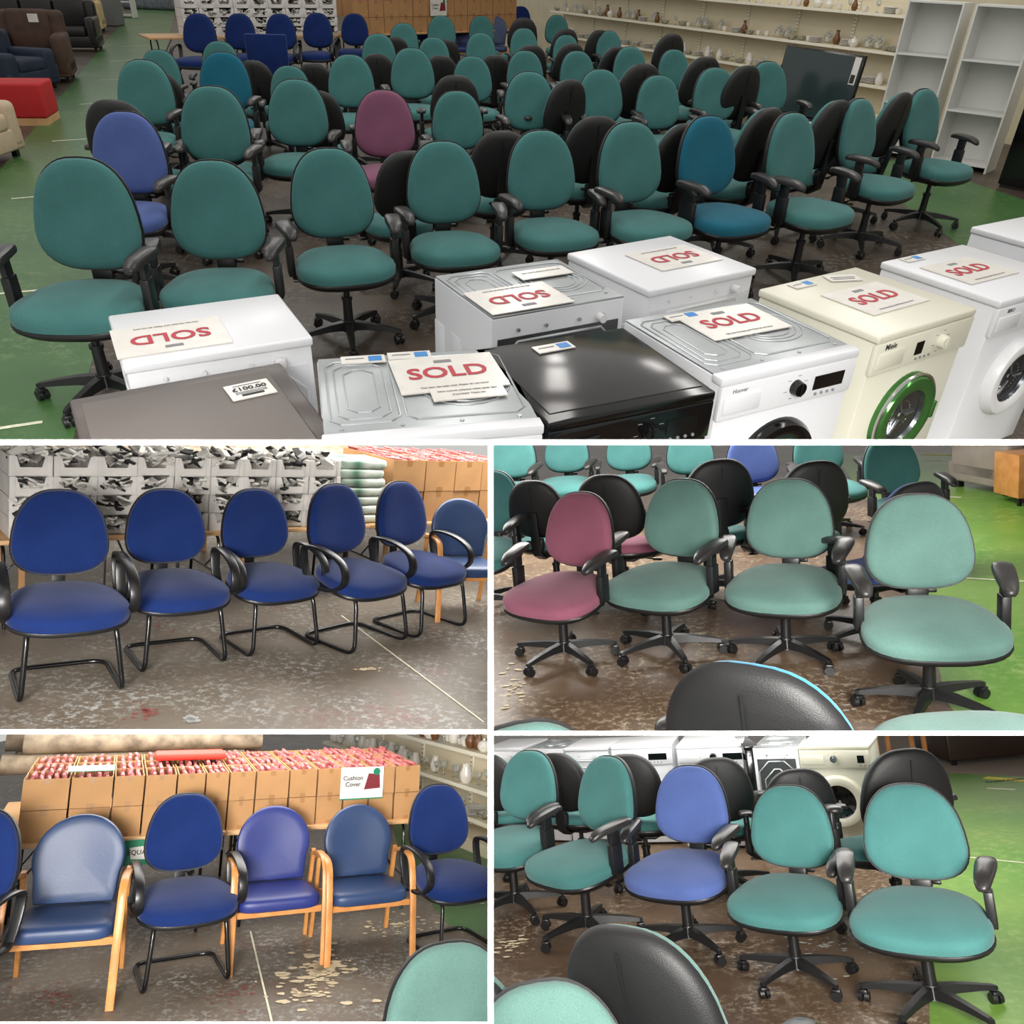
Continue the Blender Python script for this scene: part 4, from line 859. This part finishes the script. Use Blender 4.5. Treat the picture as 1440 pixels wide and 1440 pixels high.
# ================================================================ ROOM 4: wooden armchairs before boxes
def wc(u, v, su, m, lab, s=1.0):
    p = at(4, u, v, .72*s); best = (1e9, 0)
    for i in range(-75, 76):
        a = radians(i); q = CAM[4].inverted() @ Vector((p.x+.25*s*sin(a), p.y-.25*s*cos(a), .45*s)); e = abs(720+F*q.x/-q.z-su)+.3*abs(i)
        if e < best[0]: best = (e, i)
    vyaw = best[1] if su > 0 else -su
    f = Vector((sin(radians(vyaw)), -cos(radians(vyaw)), 0)); o = p+f*.25*s; o.z = 0
    wood_chair(4, LR(o, radians(vyaw), s), m, lab, 'wooden armchairs in the lower-left view')
wc(113, 1203, -18, VINYL, 'blue vinyl wooden armchair, leftmost, with a greyish back', 1.0)
wc(384, 1182, -24, VINYLB, 'bright blue vinyl wooden armchair in the middle', .95)
wc(502, 1178, -25, VINYL, 'dark blue vinyl wooden armchair right of the bright blue one', .94)
visitor_chair(4, seatpos(4, 260, 1170, 97, seat=(264, 1265), zs=.97), 'navy fabric visitor chair between the wooden armchairs', 'navy visitor chairs in the lower-left view')
visitor_chair(4, seatpos(4, 616, 1152, 80, seat=(640, 1230), zs=.97), 'navy fabric visitor chair at the right standing on green floor', 'navy visitor chairs in the lower-left view')
visitor_chair(4, seatpos(4, -34, 1205, 110, yaw=radians(0), zs=.97), 'navy visitor chair cut by the left edge, only its arm side showing', 'navy visitor chairs in the lower-left view')
sw(4, 632, 1432, 225, 25, TEAL2, 'near teal swivel chair back at the lower right corner of the box view', 'near teal chair', tilt=0)
ZT4 = .70
Mt, Lt = line_frame(4, (-30, 1192), (600, 1151), ZT4); table(4, Mt, Lt, ZT4, '%sbeech folding table under the cardboard boxes'); inv = Mt.inverted()
def xc4(us): return [(inv @ at(4, u, 1190-.0655*u, ZT4)).x for u in us]
rng = random.Random(31); st = MB()
us = [20, 90, 152, 197, 243, 284, 318, 356, 404, 444, 482, 518, 554, 590]; xs = xc4(us); cols = [(xs[i], xs[i+1]) for i in range(13)]
hb = .205
boxes(4, Mt, cols, ZT4, hb, .34, .05, 'of boxes behind the armchairs', 'boxes behind the armchairs, lower', st, rng, 'lower row', False)
boxes(4, Mt, cols, ZT4+hb+.004, hb, .34, .04, 'of boxes behind the armchairs', 'boxes behind the armchairs, upper', st, rng, 'upper front row')
boxes(4, Mt, cols, ZT4+hb+.004, hb, .34, .39, 'of boxes behind the armchairs', 'boxes behind the armchairs, middle', st, rng, 'upper middle row')
boxes(4, Mt, cols, ZT4+hb+.004, hb, .34, .74, 'of boxes behind the armchairs', 'boxes behind the armchairs, rear', st, rng, 'upper rear row')
boxes(4, Mt, cols, ZT4, hb, .34, .74, 'of boxes behind the armchairs', 'boxes behind the armchairs, lower rear', st, rng, 'lower rear row', False)
tag(obj('packet_pile', st.mesh('packet_pile', PINK), None, 4, Mt), 'red wrapped packets filling the boxes behind the armchairs', 'packets', kind='stuff')
Mt2_ = Mt @ Matrix.Translation((0, .76, 0)); table(4, Mt2_, Lt, ZT4, '%srear folding table under the rear cardboard boxes', dep=.75)
q = (inv @ at(4, 505, 1098, 1.0)).x; cushion_sign(4, Mt @ Matrix.Translation((q, .015, ZT4+hb-.03)) , .82, 'white cushion cover sign taped to the cardboard boxes')
def green_card(k, M, w, h, label, lines=()):
    o = obj('poster', MB().box(-w/2, w/2, 0, .004, 0, h).mesh('poster', GRN), None, k, M); tag(o, label, 'poster', 'green posters')
    obj('white_patch', MB().add([(-w*.3, -.001, h*.25), (w*.25, -.001, h*.2), (w*.35, -.001, h*.55), (w*.1, -.001, h*.75), (-w*.35, -.001, h*.7)], [(0, 1, 2, 3, 4)]).mesh('white_patch', PAPER), o)
    for t, s_, x, z in lines: obj('lettering', text_mesh('lettering', t, s_, INK), o, M=Matrix.Translation((x, -.002, z)) @ Matrix.Rotation(pi/2, 4, 'X'))
    return o
p = inv @ at(4, 195, 1215, .42); green_card(4, Mt @ Matrix.Translation((p.x, -.03, .52)), .24, .17, 'green and white poster reading EQUALLY hanging from the table edge', [('EQUALLY', .045, 0, .085)])
p = inv @ at(4, 573, 1190, .42); green_card(4, Mt @ Matrix.Translation((p.x, -.03, .50)), .14, .20, 'small green poster left of the right-hand navy chair')
o = green_card(4, Mt @ Matrix.Translation((xs[1]+.12, .12, ZT4+2*hb+.035)) @ Matrix.Rotation(radians(-80), 4, 'X'), .30, .12, 'green and white card lying on the packets at left'); 
tag(obj('red_cushion_cover', MB().rbox(-.26, .26, -.12, .12, 0, .05, .02, seg=3).mesh('red_cushion_cover', mat('bright_red_cloth', (206, 48, 30), .7)), None, 4, Mt @ Matrix.Translation((xs[4]+.12, .62, ZT4+2*hb+.03))), 'folded bright red cushion cover lying on the packets', 'cushion cover')
RUG4 = mat('rolled_rugs_pale', (140, 126, 106), .9, c2=(92, 80, 66), scale=9); RUGD = mat('rolled_rugs_dark', (72, 60, 48), .9, c2=(104, 90, 74), scale=12)
for j in range(8):
    lay, jj = divmod(j, 4); xo = .05*((j*7) % 5)
    tag(obj('rolled_rug', MB().cyl((xo-.1, 1.70+.19*jj, ZT4+.27+.17*lay), (Lt*.60+xo, 1.70+.19*jj, ZT4+.27+.17*lay), .088, None, 14).mesh('rolled_rug', [RUG4, RUG, RUGD][j % 3]), None, 4, Mt), '%s rolled rug behind the cardboard boxes, %s layer, %s from the front' % (['pale', 'mottled', 'dark brown'][j % 3], ['lower', 'upper'][lay], ORD[jj]), 'rug', 'rolled rugs behind the boxes')
r = obj('rug_rack', None, None, 4, Mt); tag(r, 'low trestle carrying the rolled rugs behind the boxes', 'rack')
for x in (.3, Lt*.3, Lt*.58):
    obj('beam', MB().box(x-.03, x+.03, 1.6, 2.4, ZT4+.12, ZT4+.18).mesh('beam', TOPW), r)
    for y in (1.65, 2.3): obj('leg', MB().box(x-.02, x+.02, y, y+.04, 0, ZT4+.12).mesh('leg', TOPW), r)
Mg4, Lg4 = line_frame(4, (500, 1128), (700, 1215), 0)
gondola(4, Mg4 @ Matrix.Translation((Lg4, 0, 0)), Lg4+1.2, (.32, .62, .98), .40, 1.9, 'at the right of the box view', 9, [['bowl', 'plates', 'glass'], ['glass', 'glass', 'glass', 'jug'], ['cup', 'teapot', 'cup', 'jug', 'vase']], .13)
# ================================================================ ROOM 5: green, blue and teal swivel chairs before washing machines
g5 = 'swivel chairs of the lower-right front row'; g5b = 'swivel chairs behind the lower-right front row'
sw(5, 745, 1104, 78, (716, 1193), TEAL, 'teal swivel chair at the left of the front row before the machines', g5)
sw(5, 855, 1118, 89, (814, 1208), TEAL, 'teal swivel chair left of the periwinkle one', g5, sr=.6)
sw(5, 973, 1131, 97, (956, 1225), PERI, 'periwinkle blue swivel chair in the middle of the front row', g5, sr=.35)
sw(5, 1113, 1162, 106, (1105, 1258), TEAL, 'teal swivel chair right of the periwinkle one', g5, sr=.3)
sw(5, 1284, 1169, 126, (1292, 1270), TEAL, 'large teal swivel chair on the edge of the green floor', g5, sr=.28)
sw(5, 690, 1100, 70, 150, TEAL, 'black-shelled swivel chair cut by the left edge', g5b, True)
sw(5, 792, 1100, 74, 148, TEAL, 'black-shelled swivel chair behind the two leftmost teal chairs', g5b, True)
sw(5, 888, 1104, 86, 158, TEAL, 'black-shelled swivel chair before the left washing machine', g5b, True)
sw(5, 1003, 1110, 90, 170, TEAL, 'black-shelled swivel chair behind the periwinkle chair', g5b, True)
sw(5, 1124, 1130, 96, 178, TEAL, 'black-shelled swivel chair before the cream washing machine', g5b, True)
sw(5, 1275, 1116, 122, 184, TEAL, 'tall black-shelled swivel chair behind the large teal one', g5b, True, hi=1.12)
g5d = 'nearest swivel chairs at the lower edge of the lower-right view'
sw(5, 885, 1490, 275, 142, TEAL2, 'near black-shelled teal chair at the bottom centre', g5d, True)
sw(5, 778, 1510, 235, 10, TEAL2, 'near teal chair back at the bottom left', g5d)
sw(5, 668, 1460, 200, 150, TEAL2, 'near teal chair cut by the left divider at the bottom', g5d, True)
sw(5, 1215, 1600, 260, 172, PERI, 'near periwinkle chair whose seat and arms rise at the bottom edge', g5d, True)
mk = dict(group='washing machines behind the lower-right chairs')
machine(5, (857, 1050), (945, 1046), 'white washing machine behind the left black-shelled chairs', body=ENAM, spec={'ring': PLW, 'screen': (.06, .22), 'knob': -.03, 'knobm': PLW}, dep=.6, **mk)
machine(5, (949, 1049), (1047, 1045), 'white washing machine with a black dial behind the periwinkle chair', body=ENAM, spec={'ring': PLW, 'screen': (.10, .26), 'knobm': GLOSS, 'knob': .02}, dep=.6, **mk)
machine(5, (1120, 1049), (1222, 1048), 'cream washing machine with an open dark porthole before the wooden table', body=CREAM, spec={'ring': CREAM, 'screen': (.17, .22), 'knob': .0, 'knobm': CHROME, 'panel': CREAM}, dep=.6, **mk)
machine(5, (1064, 1050), (1114, 1049), 'bare steel machine back with hoses left of the cream machine', top='metal', face='back', spec={'rear': METALD}, dep=.6, w=.36, **mk)
machine(5, (1049, 1049), (1063, 1048), 'narrow black machine side between the white and steel ones', body=GLOSS, face='plain', dep=.6, w=.12, cat='appliance', name='black_appliance', **mk)
machine(5, (795, 1052), (852, 1050), 'white machine back panel beside the left washing machine', face='back', spec={'rear': ENAM, 'ribs': ENAM}, dep=.6, w=.42, **mk)
machine(5, (738, 1052), (791, 1051), 'dull steel machine back between two white panels', top='metal', face='back', spec={'rear': METALD}, dep=.6, w=.40, **mk)
machine(5, (676, 1052), (734, 1051), 'white machine back panel at the left divider', face='back', spec={'rear': ENAM, 'ribs': ENAM}, dep=.6, w=.44, **mk)
r = obj('wooden_table', None, None, 5, onfloor(5, 1270, 1076)); tag(r, 'small orange wooden table behind the tall black-shelled chair', 'table')
obj('tabletop', MB().rbox(-.25, .25, -.2, .2, .40, .43, .005).mesh('tabletop', WOOD), r)
for x in (-.23, .19):
    for y in (-.18, .14): obj('leg', MB().box(x, x+.04, y, y+.04, 0, .40).mesh('leg', WOOD), r)
DBR = mat('dark_brown_leather', (42, 28, 20), .4, noise=.1, scale=6)
r = obj('leather_bench', None, None, 5, onfloor(5, 1400, 1072, .02)); tag(r, 'dark brown leather sofa base at the top right', 'sofa')
obj('base', MB().rbox(-.52, .6, 0, .8, .05, .62, .03).mesh('base', DBR), r)
for x in (-.48, .52): obj('foot', MB().box(x, x+.05, .02, .07, 0, .05).mesh('foot', TUBE), r)
tm = text_mesh('tape_lettering', 'CUSTOMERS', .09, INK); p = at(5, 1418, 1097, 0)
obj('tape_lettering', tm, None, 5, Matrix.Translation((p.x, p.y-.03, .006)) @ Matrix.Rotation(.0, 4, 'Z')); tag(bpy.data.objects['tape_lettering'], 'black lettering on the yellow floor tape', 'lettering')
# ================================================================ CUTS at the partitions (each room ends where its divider stands)
bpy.context.view_layer.update()
cpos = CAM[1].translation; R1 = CAM[1].to_3x3()
def plane(side, val):
    t = (val-720)/F
    n = Vector((1, 0, t)) if side[0] == 'u' else Vector((0, -1, t))   # camera space: inside test grows with u / v
    # point (x,y,-1): u-val ~ x - t ; v-val ~ -y - t
    n = n.normalized()
    if side[1] == '<': n = -n
    return (R1 @ n)                                        # world normal pointing inside
PL = {k: [plane(*c) for c in v] for k, v in CONES.items()}
def depth(o):
    n = 0
    while o.parent: o = o.parent; n += 1
    return n
roots = [o for o in COL.objects if o.parent is None and o.name.startswith(('office_chair', 'visitor_chair', 'wooden_armchair'))]
inv = {k: W[k].inverted() for k in W}
def lp(o): return (inv[ROOM[o.name]] @ o.matrix_world).translation
P0 = {o.name: lp(o).copy() for o in roots}; PP = {n: p.copy() for n, p in P0.items()}
aw = {o.name: ('black-shelled' in o.get('label', '')) for o in roots}
for it in range(60):
    for i, a in enumerate(roots):
        for b_ in roots[i+1:]:
            if ROOM[a.name] != ROOM[b_.name]: continue
            d = PP[b_.name]-PP[a.name]; d.z = 0; L = d.length; mn = .60
            if L < mn and L > 1e-4:
                e = d/L*(mn-L)*.5; wa, wb = (1.6, .4) if aw[a.name] and not aw[b_.name] else ((.4, 1.6) if aw[b_.name] and not aw[a.name] else (1, 1))
                PP[a.name] -= e*wa; PP[b_.name] += e*wb
    for n in PP:
        d = PP[n]-P0[n]
        lim = .26 if aw[n] else .05
        if d.length > lim: PP[n] = P0[n]+d*(lim/d.length)
for o in roots:
    d = PP[o.name]-P0[o.name]
    if d.length > .005: o.matrix_world = Matrix.Translation(W[ROOM[o.name]].to_3x3() @ d) @ o.matrix_world
bpy.context.view_layer.update()
dead = []
for o in list(COL.objects):
    if o.type != 'MESH' or o.name.startswith('trim_'): continue
    k = ROOM.get(o.name, 1); mw = o.matrix_world
    cor = [mw @ Vector(c)-cpos for c in o.bound_box]
    todo = []; gone = False
    for n in PL[k]:
        d = [n.dot(c) for c in cor]
        if max(d) < 0: gone = True; break
        if min(d) < 0: todo.append(n)
    if gone: dead.append(o); continue
    if not todo: continue
    b = bmesh.new(); b.from_mesh(o.data); b.transform(mw); ch = False
    for n in todo:
        if not b.verts or min(n.dot(v.co-cpos) for v in b.verts) >= 0: continue
        ch = True
        r = bmesh.ops.bisect_plane(b, geom=b.verts[:]+b.edges[:]+b.faces[:], plane_co=cpos, plane_no=n, clear_inner=True, dist=1e-5)
        e = [x for x in r['geom_cut'] if isinstance(x, bmesh.types.BMEdge) and x.is_valid and len(x.link_faces) == 1]
        if e:
            try: bmesh.ops.triangle_fill(b, use_beauty=True, edges=e)
            except Exception: pass
    if not b.faces: dead.append(o); b.free(); continue
    if ch:
        b.transform(mw.inverted()); me = o.data.copy(); b.to_mesh(me); o.data = me
    b.free()
dn = {o.name for o in dead}
def killer(o):
    for c in list(o.children): killer(c)
for o in sorted(dead, key=depth, reverse=True):
    if o.children:
        alive = [c for c in o.children if c.name not in dn]
        if alive:                                   # keep surviving children at the same place under the next parent up
            par = o.parent
            for c in alive:
                mw = c.matrix_world.copy(); c.parent = par; c.matrix_parent_inverse = Matrix.Identity(4); c.matrix_world = mw
    bpy.data.objects.remove(o)
for o in list(COL.objects):
    if o.type == 'EMPTY' and not o.children: bpy.data.objects.remove(o)
for o in COL.objects:
    if '_w' in o: del o['_w']
# ================================================================ LIGHT
wd = bpy.data.worlds.new('world'); S.world = wd; wd.use_nodes = True
bg = wd.node_tree.nodes['Background']; bg.inputs[0].default_value = (1.0, .985, .95, 1); bg.inputs[1].default_value = .6
def area(k, loc, target, sx, sy, power, col=(1, .97, .92), spread=180):
    l = bpy.data.lights.new('ceiling_or_fill_light', 'AREA'); l.shape = 'RECTANGLE'; l.size = sx; l.size_y = sy; l.energy = power; l.color = col; l.spread = radians(spread)  # serves the shop's ceiling strips and the added fill lights alike
    o = bpy.data.objects.new('ceiling_or_fill_light', l); COL.objects.link(o)
    d = Vector(target)-Vector(loc); q = d.to_track_quat('-Z', 'Y').to_matrix().to_4x4()
    o.matrix_world = W[k] @ (Matrix.Translation(loc) @ q)
for x in (-3.5, 0, 3.5):
    for y in (3.5, 8, 13): area(1, (x, y, 4.2), (x, y+.01, 0), .5, 3.5, 45)
# fill lights added behind the viewer, then unseen lamps added inside each lower room
for k, e, xt in ((2, 45, -1), (3, 30, 1), (4, 70, -1), (5, 65, 1)):
    area(k, (xt*.8, -.6, 1.6 if k < 4 else 2.1), (xt*1.7, 4.6, .0 if k < 4 else .3), 1.6, 1.0, e, spread=55 if k < 4 else 60)  # added fill aimed into a lower room, not a shop light
for k, x, y, z, e in ((2, -1.6, 7.5, 2.1, 230), (3, 1.8, 7.5, 2.0, 220), (4, -2.5, 6.9, 1.75, 115), (5, 1.8, 6.6, 1.9, 125)):
    area(k, (x, y, z), (x, y-.2, 0), 2.8 if k == 4 else 3.6, 1.6, e)  # unseen lamp added to brighten the dark back of a lower room
V = S.view_settings
S.view_settings.view_transform = 'Standard'; V.look = 'None'; V.exposure = 0.0; V.gamma = 1; V.use_curve_mapping = False
for l in LOG: print(l)
